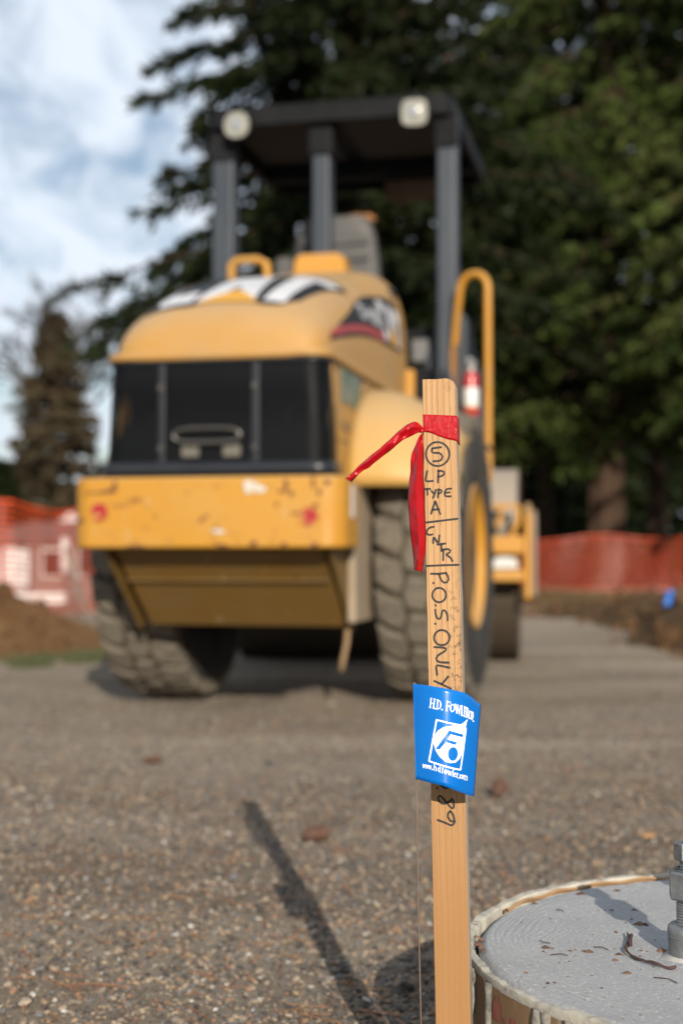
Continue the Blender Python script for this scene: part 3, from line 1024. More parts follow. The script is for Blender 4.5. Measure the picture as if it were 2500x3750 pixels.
def wheel(x):
    tyre = MB().lathe([(0.30, -0.135), (0.33, -0.160), (0.42, -0.185), (0.50, -0.190), (0.585, -0.182), (0.628, -0.155), (0.647, -0.085), (0.650, 0), (0.647, 0.085), (0.628, 0.155), (0.585, 0.182), (0.50, 0.190), (0.42, 0.185), (0.33, 0.160), (0.30, 0.135)], 56, 'x').build('tyre', [rubber_m.m, groove_m], roller)
    tyre.data.polygons.foreach_set('material_index', [1 if abs(sum(tyre.data.vertices[i].co.x for i in p.vertices) / len(p.vertices)) < 0.17 and sum(math.hypot(tyre.data.vertices[i].co.y, tyre.data.vertices[i].co.z) for i in p.vertices) / len(p.vertices) > 0.6 else 0 for p in tyre.data.polygons])
    tyre.location = (x, 0, TR - 0.012)
    tyre.rotation_euler = (random.uniform(0, 1), 0, 0)
    for kind, n, off, flip in (('shoulder', 25, 0.0, 0), ('centre', 25, 0.5, 0), ('shoulder', 25, 0.25, 1)):
        for i in range(n):
            if kind not in LUGS:
                o = lug_mesh(kind).build('lug', mud_m.m, tyre, smooth=30)
                LUGS[kind] = o.data
            else:
                o = bpy.data.objects.new('lug', LUGS[kind]); C.objects.link(o); o.parent = tyre
            o.rotation_euler = (2 * PI * (i + off) / n, 0, PI if flip else 0)
            if flip:
                o.rotation_euler = Euler((2 * PI * (i + off) / n, 0, PI), 'XYZ')
    s = 1 if x > 0 else -1
    rim = MB().lathe([(0.305, -0.13 * s), (0.305, 0.135 * s), (0.335, 0.168 * s), (0.327, 0.178 * s), (0.295, 0.145 * s), (0.28, 0.05 * s), (0.20, 0.03 * s), (0.19, 0.10 * s), (0.12, 0.115 * s), (0.0, 0.115 * s)], 40, 'x').build('rim', yellow_m, tyre)
    hub = MB()
    for i in range(8):
        w = 2 * PI * i / 8
        hub.lathe([(0.016, 0.03 * s), (0.016, 0.065 * s), (0, 0.068 * s)], 6, 'x', (0, 0.235 * math.cos(w), 0.235 * math.sin(w)))
    hub.build('wheel_nuts', chrome_m, tyre)['kind'] = 'stuff'
    return tyre


wheel(0.715)
wheel(-0.55)
sub(MB().lathe([(0.11, -0.55), (0.15, -0.3), (0.15, 0.3), (0.11, 0.55)], 16, 'x', (0, 0, 0.653)), 'axle', dark_m)

# engine hood
ZY = [-1.17, -1.165, -1.14, -1.09, -1.02, -.9, -.75, -.6, -.3, 0, .3, .62]
ZZ = [1.43, 1.50, 1.575, 1.635, 1.682, 1.742, 1.802, 1.852, 1.917, 1.977, 2.047, 2.12]


def hood_wm(y):
    s = max(0.0, (0.1 - y) / 1.27)
    return 0.458 * max(0.0, 1 - min(s, 0.9999) ** 10) ** 0.1, float(np.interp(y, [-1.1, .4], [2.8, 4.0])), float(np.interp(y, ZY, ZZ))


def hood_z(x, y):
    w, m, zt = hood_wm(y)
    q = min(abs(x) / w, 0.9995)
    return 1.43 + (zt - 1.43) * (1 - q ** m) ** (1 / m)


def hood_x(y, z):
    w, m, zt = hood_wm(y)
    q = min(max((z - 1.43) / (zt - 1.43), 0), 0.9995)
    return w * (1 - q ** m) ** (1 / m)


def hood_shell():
    ys = [-1.1695, -1.167, -1.16, -1.15, -1.135, -1.115, -1.09, -1.06, -1.02, -0.97] + list(np.linspace(-0.9, 0.62, 22))
    P = []
    for y in ys:
        w, m, zt = hood_wm(y)
        row = []
        for k in range(49):
            a = -PI / 2 + PI * k / 48
            sx, cz = math.sin(a), math.cos(a)
            x = w * math.copysign(abs(sx) ** (2 / m), sx)
            z = 1.43 + (zt - 1.43) * abs(cz) ** (2 / m)
            row.append((x, y, z))
        P.append(row)
    mb = MB().grid(P)
    last = P[-1]; first = P[0]
    mb.add(last, [tuple(range(len(last)))])
    mb.add(first, [tuple(range(len(first)))])
    o = sub(mb, 'hood', hood_m, smooth=50)
    return o


hood = hood_shell()
# lip under the shell, then the side panels that carry it
def rounded_u(x, y0, y1, r, n=6):
    pts = [(-x, y1)] + [(-x + r - r * math.cos(PI / 2 * i / n), y0 + r - r * math.sin(PI / 2 * i / n)) for i in range(n + 1)] + [(x - r + r * math.sin(PI / 2 * i / n), y0 + r - r * math.cos(PI / 2 * i / n)) for i in range(n + 1)] + [(x, y1)]
    return pts
sub(MB().prism(rounded_u(0.463, -1.176, 0.60, 0.10), 0.034, 'z', 1.4305), 'hood_lip', hood_m, bevel=0.012)
for sx in (1, -1):
    mb = MB()
    xo, xi = 0.452 * sx, 0.41 * sx
    if sx > 0:
        mb.box(xi, xo, -1.05, 0.58, 0.955, 1.4295)
    else:
        mb.prism([(-1.05, 0.955), (-0.66, 0.955), (-0.62, 1.352), (0.58, 1.352), (0.58, 1.4295), (-1.05, 1.4295)], 0.042, 'x', xo)
    sub(mb, 'side_panel', hood_m, bevel=0.02)
sub(MB().box(-0.34, 0.41, 0.50, 0.57, 0.95, 2.0), 'firewall', dark_m)

# rear grille: perforated screens in a blue-black frame, radiator behind
screen = Mat('perforated_screen', (0.004, 0.005, 0.0065), 0.5, spec=0.08)
vr = screen.n('ShaderNodeTexVoronoi'); vr.inputs['Scale'].default_value = 95; vr.inputs['Randomness'].default_value = 0.0
screen.L(screen.coord((1, 1, 1)), vr.inputs['Vector'])
hole = screen.ramp(vr.outputs['Distance'], 0.27, 0.31)
screen.L(hole, screen.p.inputs['Alpha'])


def grille_plan(z, off=0.0):
    k = (1.40 - z) / 0.43
    return 0.458 + 0.018 * k - off, -1.166 - 0.012 * k + off


def grille():
    g = bpy.data.objects.new('grille', None); C.objects.link(g); g.parent = roller
    R = 0.075
    def ring(z, off, n=7):
        x, y0 = grille_plan(z, off)
        pts = [(-x, -1.0, z)]
        for i in range(n + 1):
            a = PI / 2 * i / n
            pts.append((-x + R - R * math.cos(a), y0 + R - R * math.sin(a), z))
        for i in range(n + 1):
            a = PI / 2 * i / n
            pts.append((x - R + R * math.sin(a), y0 + R - R * math.cos(a), z))
        pts.append((x, -1.0, z))
        return pts
    def piece(name, cond, mat, off, z0, z1):
        rows = []
        for z in (z0, (z0 + z1) / 2, z1):
            pts = ring(z, off)
            # resample along the curve, keep the wanted span in x
            dense = []
            for i in range(len(pts) - 1):
                for t in np.linspace(0, 1, 61 if (Vector(pts[i + 1]) - Vector(pts[i])).length > 0.1 else 5)[:-1]:
                    dense.append(Vector(pts[i]).lerp(Vector(pts[i + 1]), t))
            dense.append(Vector(pts[-1]))
            rows.append([p for p in dense if cond(p)])
        m = min(len(r) for r in rows)
        rows = [r[:m] for r in rows]
        mb = MB().grid([[tuple(p) for p in r] for r in rows])
        inn = [[(p.x * 0.985, p.y + 0.012, p.z) for p in r] for r in rows]
        o = sub(mb, name, mat, g, smooth=50)
        if name != 'screen':
            sd = o.modifiers.new('plate', 'SOLIDIFY'); sd.thickness = 0.004
        return o
    piece('screen', lambda p: p.x < -0.212, screen.m, 0.012, 0.985, 1.428)
    piece('screen', lambda p: -0.212 < p.x < 0.172, screen.m, 0.012, 0.985, 1.428)
    piece('screen', lambda p: p.x > 0.172, screen.m, 0.012, 0.985, 1.428)
    for bx, w in ((-0.212, 0.014), (0.172, 0.016)):
        mb = MB()
        mb.box(bx - w, bx + w, -1.172, -1.135, 1.02, 1.416)
        sub(mb, 'frame_bar', grille_m.m, g, bevel=0.006)
        for zz in (1.08, 1.32):
            sub(MB().lathe([(0.011, -1.184), (0.011, -1.178)], 10, 'y', (bx, 0, zz)), 'bolt_head', chrome_m, g)
    piece('frame_rail', lambda p: True, grille_m.m, -0.004, 0.972, 1.025)
    piece('frame_rail', lambda p: True, grille_m.m, 0.004, 1.416, 1.4295)
    # latch handle: a flat grey loop on a tab
    mb = MB()
    loop = [(-0.02 + 0.135 * math.copysign(abs(math.cos(a)) ** 0.55, math.cos(a)), -1.187, 1.128 + 0.028 * math.copysign(abs(math.sin(a)) ** 0.8, math.sin(a))) for a in np.linspace(0, 2 * PI, 29)]
    mb.tube(loop, 0.008, 8, cap=False)
    sub(mb, 'latch_handle', chrome_m, g)
    pf = Mat('perforated_bright_plate', (0.13, 0.12, 0.095), 0.6)
    pv = pf.n('ShaderNodeTexVoronoi'); pv.inputs['Scale'].default_value = 70; pv.inputs['Randomness'].default_value = 0
    pf.L(pf.tc.outputs['Object'], pv.inputs['Vector'])
    pf.mix(pf.ramp(pv.outputs['Distance'], 0.42, 0.36), (0.015, 0.015, 0.015))
    for px in (-0.095, 0.075):
        sub(MB().box(px - 0.036, px + 0.036, -1.166, -1.161, 1.045, 1.092), 'perforated_plate', pf.m, g, bevel=0.002)
    # behind the screens
    sub(MB().box(-0.42, 0.42, -0.98, -0.95, 0.97, 1.43), 'radiator_core', dark_m, g)
    fins = MB()
    for i in range(26):
        x = 0.19 + i * 0.0088
        fins.box(x, x + 0.003, -1.03, -0.985, 1.0, 1.16)
    for i in range(20):
        x = -0.14 + i * 0.014
        fins.box(x, x + 0.004, -1.03, -0.985, 1.0, 1.17)
    sub(fins, 'radiator_fins', simple('dusty_fins', (0.16, 0.13, 0.10), 0.8), g)['kind'] = 'stuff'
    sub(MB().prism([(-0.35, 0.99), (-0.24, 0.99), (-0.24, 1.08), (-0.31, 1.24)], 0.01, 'y', -1.04), 'shroud_plate', simple('rusty_shroud', (0.16, 0.10, 0.065), 0.8, var=0.5, vs=10), g)
    sub(MB().lathe([(0.062, -1.05), (0.066, -1.06), (0.058, -1.068), (0.05, -1.05)], 24, 'y', (0.33, 0, 1.20), closed=True), 'fan_ring', simple('grey_fan_ring', (0.10, 0.10, 0.10), 0.7), g)
    sub(MB().lathe([(0.0, -1.075), (0.03, -1.072), (0.062, -1.06), (0.068, -1.03)], 20, 'y', (0.27, 0, 1.075)), 'filter_cap', simple('dusty_filter', (0.17, 0.145, 0.115), 0.8, var=0.5, vs=20), g)


grille()


# printed marks on the hood
def patch(mb, poly, place, n=5, longest=0.05):
    """fills a polygon with a fine grid of small triangles, each point laid on the curved panel"""
    bm = bmesh.new()
    vs = [bm.verts.new((a, b, 0)) for a, b in poly]
    f = bm.faces.new(vs)
    f.normal_update()
    bmesh.ops.triangulate(bm, faces=[f])
    for _ in range(n):
        long_e = [e for e in bm.edges if e.calc_length() > longest]
        if not long_e:
            break
        bmesh.ops.subdivide_edges(bm, edges=long_e, cuts=1)
        bmesh.ops.triangulate(bm, faces=bm.faces[:])
    idx = {v: i for i, v in enumerate(bm.verts)}
    mb.add([place(v.co.x, v.co.y) for v in bm.verts], [tuple(idx[v] for v in fc.verts) for fc in bm.faces])
    bm.free()
    return mb


def on_top(lift):
    return lambda a, b: (a, b, hood_z(a, b) + lift)


def letters_word(cells, polys, mk):
    pass


GLYPH = {   # block capitals in a unit cell, wide strokes
    'C': [[(1, .72), (1, 1), (.28, 1), (0, .78), (0, .22), (.28, 0), (1, 0), (1, .24), (.70, .24), (.70, .22), (.40, .22), (.32, .30), (.32, .70), (.40, .78), (.70, .78), (.70, .74)]],
    'A': [[(0, 0), (.24, 1), (.80, 1), (1, 0), (.64, 0), (.56, .34), (.48, .34), (.36, 0)]],
    'T': [[(.18, 0), (.66, 0), (.66, .70), (1, .70), (1, 1), (0, 1), (0, .70), (.18, .70)]],
    'S': [[(1, .70), (1, .84), (.84, 1), (.16, 1), (0, .84), (0, .56), (.16, .42), (.66, .42), (.66, .26), (.34, .26), (.34, .32), (0, .32), (0, .14), (.16, 0), (.84, 0), (1, .14), (1, .46), (.84, .60), (.34, .60), (.34, .74), (.66, .74), (.66, .70)]],
    '-': [[(.1, .38), (.9, .38), (.9, .60), (.1, .60)]],
    '4': [[(.52, 0), (.84, 0), (.84, .24), (1, .24), (1, .46), (.84, .46), (.84, 1), (.46, 1), (0, .44), (0, .24), (.52, .24)]],
    '3': [[(0, .16), (.16, 0), (.84, 0), (1, .14), (1, .42), (.88, .5), (1, .58), (1, .86), (.84, 1), (.16, 1), (0, .84), (0, .68), (.34, .68), (.34, .76), (.66, .76), (.66, .60), (.34, .60), (.34, .42), (.66, .42), (.66, .24), (.34, .24), (.34, .32), (0, .32)]],
    'E': [[(0, 0), (1, 0), (1, .26), (.38, .26), (.38, .38), (.9, .38), (.9, .62), (.38, .62), (.38, .74), (1, .74), (1, 1), (0, 1)]],
}


def glyphs(mb, text, quad_of, place):
    for i, ch in enumerate(text):
        for poly in GLYPH.get(ch, []):
            patch(mb, [quad_of(i, a, b) for a, b in poly], place)


# big badge on the sloping top
badge = MB()
patch(badge, [(-0.335, -1.035), (-0.14, -1.050), (-0.07, -1.025), (0.10, -1.025), (0.17, -1.050), (0.235, -1.040), (0.30, -0.95), (0.375, -0.42), (0.34, -0.36), (-0.26, -0.36), (-0.32, -0.43)], on_top(0.0025))
top_decal = badge.build('top_badge', black_print, hood, smooth=180)
mb = MB()
for ch, x0, x1, sl in (('C', -0.325, -0.145, 0.02), ('A', -0.128, 0.122, 0.02), ('T', 0.125, 0.31, 0.04)):
    for poly in GLYPH[ch]:
        patch(mb, [(x0 + (x1 - x0) * a + sl * b, -1.02 + 0.60 * b) for a, b in poly], on_top(0.005))
mb.build('badge_letters', white_print, top_decal, smooth=180)
patch(MB(), [(-0.115, -1.035), (0.145, -1.035), (0.02, -0.88)], on_top(0.0075)).build('badge_triangle', gold_print, top_decal, smooth=180)


# arched black decal on both flanks
def flank(sx, lift):
    return lambda a, b: (sx * (hood_x(a, b) + lift), a, b)


bot = [(-1.04, 1.507), (-0.867, 1.544), (-0.593, 1.592), (-0.355, 1.623), (-0.098, 1.644), (0.181, 1.653), (0.47, 1.664)]
top = [(0.47, 1.917), (0.331, 1.915), (0.183, 1.899), (-0.029, 1.867), (-0.228, 1.824), (-0.416, 1.768), (-0.593, 1.699), (-0.815, 1.618), (-0.97, 1.553)]
for sx in (1, -1):
    dec = patch(MB(), bot + top, flank(sx, 0.0025)).build('flank_decal', black_print, hood, smooth=180)
    red = [(-0.991, 1.556), (-0.867, 1.591), (-0.593, 1.642), (-0.355, 1.675), (-0.097, 1.692), (0.025, 1.701), (0.053, 1.661), (-0.098, 1.654), (-0.355, 1.639), (-0.593, 1.61), (-0.815, 1.572), (-1.011, 1.529)]
    patch(MB(), red, flank(sx, 0.005)).build('red_stripe', red_print, dec, smooth=180)
    mb = MB()
    order = (lambda t: t) if sx > 0 else (lambda t: t[::-1])
    word = 'CS-433E'
    for i, ch in enumerate(word):
        a0 = -0.41 + i * 0.056
        if sx < 0:
            a0 = -0.43 + (len(word) - 1 - i) * 0.057
        for poly in GLYPH[ch]:
            pts = []
            for a, b in poly:
                aa = a if sx > 0 else 1 - a
                pos = a0 + 0.045 * aa
                pts.append((pos, 1.70 + 0.070 * b + (pos + 0.43) * 0.05))
            patch(mb, pts, flank(sx, 0.005))
    for i, ch in enumerate('CAT'):
        a0, wd = ((0.01, 0.125), (0.155, 0.17), (0.335, 0.125))[i] if sx > 0 else ((0.335, 0.125), (0.155, 0.17), (0.01, 0.125))[i]
        for poly in GLYPH[ch]:
            patch(mb, [(a0 + wd * (a if sx > 0 else 1 - a), 1.675 + 0.19 * b) for a, b in poly], flank(sx, 0.005))
    mb.build('flank_letters', white_print, dec, smooth=180)
    patch(MB(), [(0.14, 1.672), (0.36, 1.672), (0.25, 1.775)], flank(sx, 0.0075)).build('flank_triangle', gold_print, dec, smooth=180)

MB().box(0.4535, 0.456, -0.895, -0.535, 1.28, 1.418).build('service_sticker', green_print.m, roller)
mb = MB()
for i in range(8):
    mb.box(0.4535, 0.455, -0.90 + i * 0.048, -0.868 + i * 0.048, 1.165, 1.205)
mb.build('stencil_print', stencil_m, roller)
sub(MB().prism([(-0.155, 2.0), (0.15, 2.0), (0.13, 2.20), (0.085, 2.222), (-0.105, 2.222), (-0.135, 2.20)], 0.16, 'y', 0.625), 'air_intake', yellow_m, bevel=0.015)

# seams, latches and bolts that show the hood and bumper are made of plates
seam_m = simple('dark_seam', (0.05, 0.032, 0.015), 0.9)
for y0, y1, z0, z1 in ((-0.262, -0.256, 0.97, 1.42), (-1.04, -0.262, 1.118, 1.123), (0.20, 0.206, 0.97, 1.42)):
    sub(MB().box(0.4515, 0.4533, y0, y1, z0, z1), 'panel_seam', seam_m)
for zz in (1.34, 1.05):
    sub(MB().box(0.452, 0.462, -0.285, -0.233, zz - 0.014, zz + 0.014), 'panel_latch', black_m.m, bevel=0.003)
for y in (-1.0, -0.5, 0.0, 0.45):
    sub(MB().lathe([(0.011, 0.452), (0.011, 0.459), (0.006, 0.462), (0, 0.462)], 8, 'x', (0, y, 1.405)), 'bolt_head', chrome_m)

# fenders
for sx in (1,):
    mb = MB()
    x0, x1 = 0.454, 0.90
    prof = []
    for i in range(13):
        t = i / 12
        a = PI * 0.5 * t
        prof.append((-0.74 - 0.06 * (1 - t) + 0.45 * (1 - math.cos(a)), 0.945 + 0.0 * t + 0.445 * math.sin(a)))
    rows = []
    for i, (y, z) in enumerate(prof):
        row = []
        for k in range(13):
            u = k / 12
            x = x0 + (x1 - x0) * u
            drop = 0.21 * max(0, (u - 0.15) / 0.85) ** 1.7 * (z - 0.945) / 0.445
            yy = y + 0.12 * max(0, (u - 0.3) / 0.7) ** 2
            row.append((sx * x, yy, z - drop))
        rows.append(row)
    # flat deck forward of the curve
    lastrow = rows[-1]
    rows.append([(x, y + 0.35, z + 0.01) for x, y, z in lastrow])
    rows.append([(x, y + 0.75, z + 0.01) for x, y, z in lastrow])
    mb.grid(rows)
    o = sub(mb, 'fender', fender_m, smooth=50)
    sd = o.modifiers.new('plate', 'SOLIDIFY'); sd.thickness = 0.02; sd.offset = -1

# rear bumper with rounded ends
def bumper_plan(x, y0, y1, r, n=8):
    return rounded_u(x, y0, y1, r, n)
bump = sub(MB().prism([(x - 0.012 if x < 0 else x - 0.032, y) for x, y in bumper_plan(0.565, -1.215, -0.93, 0.09)], 0.28, 'z', 0.686), 'bumper', bumper_m, bevel=0.014, seg=3)
for px in (-0.30, -0.16, 0.12, 0.26):
    MB().lathe([(0.013, -1.222), (0.013, -1.2155)], 6, 'y', (px, 0, 0.722)).build('bolt_head', bumper_m, bump)
red_lens = Mat('worn_red_reflector', (0.40, 0.018, 0.022), 0.35)
red_lens.mix(red_lens.noise(26, 4, 0.6, lo=0.52, hi=0.58), (0.55, 0.27, 0.06), 0.9)
for px, pz in ((-0.452, 0.828), (0.398, 0.806)):
    n = 22
    pts = [(px + 0.036 * math.cos(2 * PI * i / n) * random.uniform(0.92, 1.04), pz + 0.037 * math.sin(2 * PI * i / n) * random.uniform(0.92, 1.04)) for i in range(n)]
    MB().prism(pts, -0.003, 'y', -1.2165).build('reflector', red_lens.m, bump, smooth=30)
for poly in ([(0.14, 0.945), (0.175, 0.95), (0.185, 0.928), (0.175, 0.895), (0.145, 0.90)], [(0.182, 0.935), (0.20, 0.94), (0.21, 0.922), (0.232, 0.925), (0.228, 0.905), (0.20, 0.90), (0.184, 0.908)], [(0.0, 0.755), (0.04, 0.762), (0.07, 0.752), (0.045, 0.742)]):
    MB().prism(poly, -0.002, 'y', -1.2165).build('sticker_remnant', white_worn, bump, smooth=0)
sub(MB().box(0.534, 0.540, -1.08, -1.03, 0.805, 0.935), 'reflective_strip', simple('silver_strip', (0.6, 0.6, 0.58), 0.4), bump)
rust = Mat('rust_scar', (0.11, 0.04, 0.018), 0.9)
rust.mix(rust.noise(30, 4), (0.22, 0.075, 0.03), 0.8)
rs = random.Random(12)
for px, pz, w, hgt in ((-0.395, 0.915, 0.022, 0.012), (-0.385, 0.938, 0.012, 0.02), (-0.47, 0.906, 0.06, 0.005), (-0.42, 0.91, 0.04, 0.007), (-0.53, 0.80, 0.022, 0.010), (0.31, 0.93, 0.012, 0.03), (0.33, 0.895, 0.012, 0.016), (0.30, 0.905, 0.03, 0.006),
                       (0.415, 0.935, 0.008, 0.03), (0.44, 0.90, 0.012, 0.018), (0.47, 0.94, 0.018, 0.014), (0.36, 0.82, 0.04, 0.006), (0.425, 0.85, 0.014, 0.012), (0.27, 0.855, 0.008, 0.012), (-0.22, 0.81, 0.008, 0.008), (0.18, 0.705, 0.02, 0.012), (0.30, 0.70, 0.016, 0.01), (0.06, 0.697, 0.03, 0.006), (-0.30, 0.695, 0.05, 0.006), (0.42, 0.70, 0.02, 0.012)):
    n = 9
    pts = [(px + w * math.cos(2 * PI * i / n) * rs.uniform(0.45, 1.15), pz + hgt * math.sin(2 * PI * i / n) * rs.uniform(0.45, 1.15)) for i in range(n)]
    MB().prism(pts, -0.0012, 'y', -1.2162).build('rust_chip', rust.m, bump, smooth=0)

# belly tank below the bumper
mb = MB()
mb.add([(-0.44, -1.10, 0.684), (0.43, -1.10, 0.684), (0.44, -0.76, 0.365), (-0.40, -0.76, 0.365), (-0.44, -0.68, 0.684), (0.43, -0.68, 0.684), (0.44, -0.68, 0.365), (-0.40, -0.68, 0.365)],
       [(0, 1, 2, 3), (4, 7, 6, 5), (0, 4, 5, 1), (3, 2, 6, 7), (0, 3, 7, 4), (1, 5, 6, 2)])
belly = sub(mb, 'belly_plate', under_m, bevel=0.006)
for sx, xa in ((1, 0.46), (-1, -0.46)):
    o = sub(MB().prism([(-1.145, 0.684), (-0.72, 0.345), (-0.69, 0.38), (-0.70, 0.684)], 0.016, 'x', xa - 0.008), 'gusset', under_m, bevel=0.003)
    if sx < 0:
        continue
    o2 = sub(MB().box(min(sx * 0.47, sx * 0.505), max(sx * 0.47, sx * 0.505), -0.86, -0.34, 0.385, 0.952), 'frame_side_plate', simple('pale_dusty_plate', (0.40, 0.31, 0.21), 0.85, var=0.4, vs=5), bevel=0.008)
sub(MB().box(-0.42, 0.42, -0.99, -0.955, 0.556, 0.562), 'stiffener', under_m)
strap_pts = [(0.455, -0.78, 0.365), (0.452, -0.79, 0.30), (0.44, -0.80, 0.235), (0.432, -0.80, 0.185)]
mb = MB()
mb.grid([[(x - 0.010, y, z), (x + 0.010, y, z)] for x, y, z in strap_pts])
o = sub(mb, 'hanging_strap', simple('tan_strap', (0.33, 0.21, 0.11), 0.9)); o.modifiers.new('plate', 'SOLIDIFY').thickness = 0.008
sub(MB().box(-0.34, 0.44, -0.95, 0.60, 0.70, 0.955), 'chassis', dark_m)
sub(MB().box(-0.30, 0.30, -0.33, 1.35, 0.42, 0.72), 'transmission', dark_m)
sub(MB().box(-0.16, 0.16, 1.2, 1.95, 0.45, 0.85), 'articulation_joint', dark_m)

# operator platform, posts and canopy
sub(MB().box(-0.70, 0.70, 0.62, 2.15, 1.15, 1.28), 'platform', black_m.m, bevel=0.01)
sub(MB().box(-0.62, 0.62, 0.66, 2.0, 0.96, 1.149), 'platform_base', yellow_m)
for x, w in ((-0.595, 0.060), (0.628, 0.052), (-0.048, 0.048)):
    o = sub(MB().box(x - w, x + w, 0.86, 0.98, 1.281, 3.02), 'canopy_post', rops_m.m, bevel=0.014, seg=3)
    if abs(x) < 0.1:
        MB().box(x - w - 0.018, x + w + 0.018, 0.845, 0.995, 2.80, 3.019).build('collar', black_m.m, o, bevel=0.01)
    else:
        MB().prism([(x - w - 0.008, 2.80), (x + w + 0.008, 2.80), (x + w + 0.008, 3.0), (x - w - 0.008, 3.0)], 0.015, 'y', 0.844).build('gusset', black_m.m, o, bevel=0.006)


def canopy():
    def plan(x0, x1, y0, y1, r, n=6):
        P = []
        for cx, cy, a0 in ((x1 - r, y0 + r, -PI / 2), (x1 - r, y1 - r, 0), (x0 + r, y1 - r, PI / 2), (x0 + r, y0 + r, PI)):
            P += [(cx + r * math.cos(a0 + PI / 2 * i / n), cy + r * math.sin(a0 + PI / 2 * i / n)) for i in range(n + 1)]
        return P
    x0, x1, y0, y1 = -0.665, 0.668, 0.79, 2.30
    A = plan(x0, x1, y0, y1, 0.07); B = plan(x0, x1, y0, y1, 0.07); D = plan(x0 + 0.06, x1 - 0.06, y0 + 0.06, y1 - 0.06, 0.05)
    E = plan(x0 + 0.03, x1 - 0.03, y0 + 0.03, y1 - 0.03, 0.05)
    n = len(A)
    vs = [(a, b, 2.965) for a, b in A] + [(a, b, 3.065) for a, b in B] + [(a, b, 3.085) for a, b in D] + [(a, b, 2.965) for a, b in E] + [(a, b, 3.04) for a, b in E]
    fs = []
    for i in range(n):
        j = (i + 1) % n
        fs += [(i, j, n + j, n + i), (n + i, n + j, 2 * n + j, 2 * n + i), (i, 3 * n + i, 3 * n + j, j), (3 * n + i, 4 * n + i, 4 * n + j, 3 * n + j)]
    fs += [tuple(range(2 * n, 3 * n)), tuple(range(5 * n - 1, 4 * n - 1, -1))]
    r = sub(MB().add(vs, fs), 'canopy_roof', black_m.m, smooth=40)
    brown = simple('brown_roof_lining', (0.034, 0.027, 0.024), 0.9, var=0.4, vs=4)
    for a, b in ((-0.60, -0.10), (0.02, 0.60)):
        MB().box(a, b, 1.0, 1.75, 3.022, 3.038).build('lining_panel', brown, r)
    MB().box(-0.66, 0.66, 1.90, 2.0, 2.955, 3.038).build('cross_beam', black_m.m, r, bevel=0.008)
    MB().box(-0.66, 0.66, 0.86, 0.98, 3.0205, 3.0385).build('rear_beam', black_m.m, r)
    MB().box(0.08, 0.40, 2.02, 2.12, 2.845, 2.955).build('visor_box', simple('rusty_brown_box', (0.13, 0.075, 0.045), 0.8, var=0.5, vs=6), r, bevel=0.012)


canopy()
for x, tilt, z in ((-0.475, 0.0, 2.955), (0.478, 0.0, 2.958)):
    l = bpy.data.objects.new('work_lamp', None); C.objects.link(l); l.parent = roller; l.location = (x, 0.775, z)
    l.rotation_euler = (0.10, 0, 0.06 if x > 0 else -0.02)
    def sq(r, n=24, e=0.85 if x < 0 else 0.55):
        return [(r * math.copysign(abs(math.cos(2 * PI * i / n)) ** e, math.cos(2 * PI * i / n)), r * math.copysign(abs(math.sin(2 * PI * i / n)) ** e, math.sin(2 * PI * i / n))) for i in range(n)]
    MB().prism(sq(0.075), 0.07, 'y', -0.05).build('lamp_housing', black_m.m, l, bevel=0.008)
    MB().prism(sq(0.069), 0.012, 'y', -0.0605).build('lens', lamp_glass.m, l, bevel=0.005)
    MB().lathe([(0.0, -0.066), (0.02, -0.0655), (0.034, -0.0625)], 18, 'y').build('bulb_cap', simple('bright_reflector', (0.75, 0.75, 0.72), 0.12, 0.8), l)
    MB().box(-0.012, 0.012, -0.02, 0.0, 0.07, 0.12).build('bracket', black_m.m, l)

# seat
mb = MB()
rows = []
for z, w, y in ((1.55, 0.25, 1.36), (1.9, 0.255, 1.34), (2.2, 0.25, 1.32), (2.30, 0.245, 1.305), (2.45, 0.225, 1.30), (2.52, 0.205, 1.30), (2.56, 0.17, 1.31)):
    rows.append([(-0.06 + w * math.copysign(abs(math.cos(a)) ** 0.5, math.cos(a)), y + 0.065 * math.copysign(abs(math.sin(a)) ** 0.6, math.sin(a)), z) for a in np.linspace(0, 2 * PI, 29)])
mb.grid(rows); mb.add(rows[-1][:-1], [tuple(range(28))])
seat_back = sub(mb, 'seat_back', vinyl_m, smooth=60)
for z in (2.24, 2.33, 2.42):
    MB().box(-0.06 - 0.2, -0.06 + 0.2, 1.218, 1.245, z - 0.028, z + 0.028).build('rib_cushion', vinyl_m, seat_back, bevel=0.012)
mb = MB()
for i in range(9):
    x = 0.02 + i * 0.014
    mb.lathe([(0.0, -0.02), (0.022, -0.01), (0.026, 0.008), (0.012, 0.022), (0, 0.026)], 7, 'z', (x, 1.31 + 0.012 * (i % 3), 2.555 + 0.006 * (i % 2)))
mb.build('torn_foam', foam_m, seat_back)
sub(MB().box(-0.31, 0.19, 1.40, 1.85, 1.62, 1.76), 'seat_cushion', vinyl_m, bevel=0.04)
sub(MB().box(-0.2, 0.08, 1.42, 1.8, 1.281, 1.62), 'seat_pedestal', black_m.m)
sub(MB().box(-0.42, -0.32, 1.30, 1.75, 2.20, 2.36), 'armrest_box', vinyl_m, bevel=0.02)
sub(MB().tube([(-0.50, 0.72, 2.05), (-0.50, 0.72, 2.20), (-0.47, 0.72, 2.222), (-0.36, 0.72, 2.222), (-0.31, 0.72, 2.20), (-0.295, 0.72, 2.05)], 0.022, 10), 'grab_handle', yellow_m)
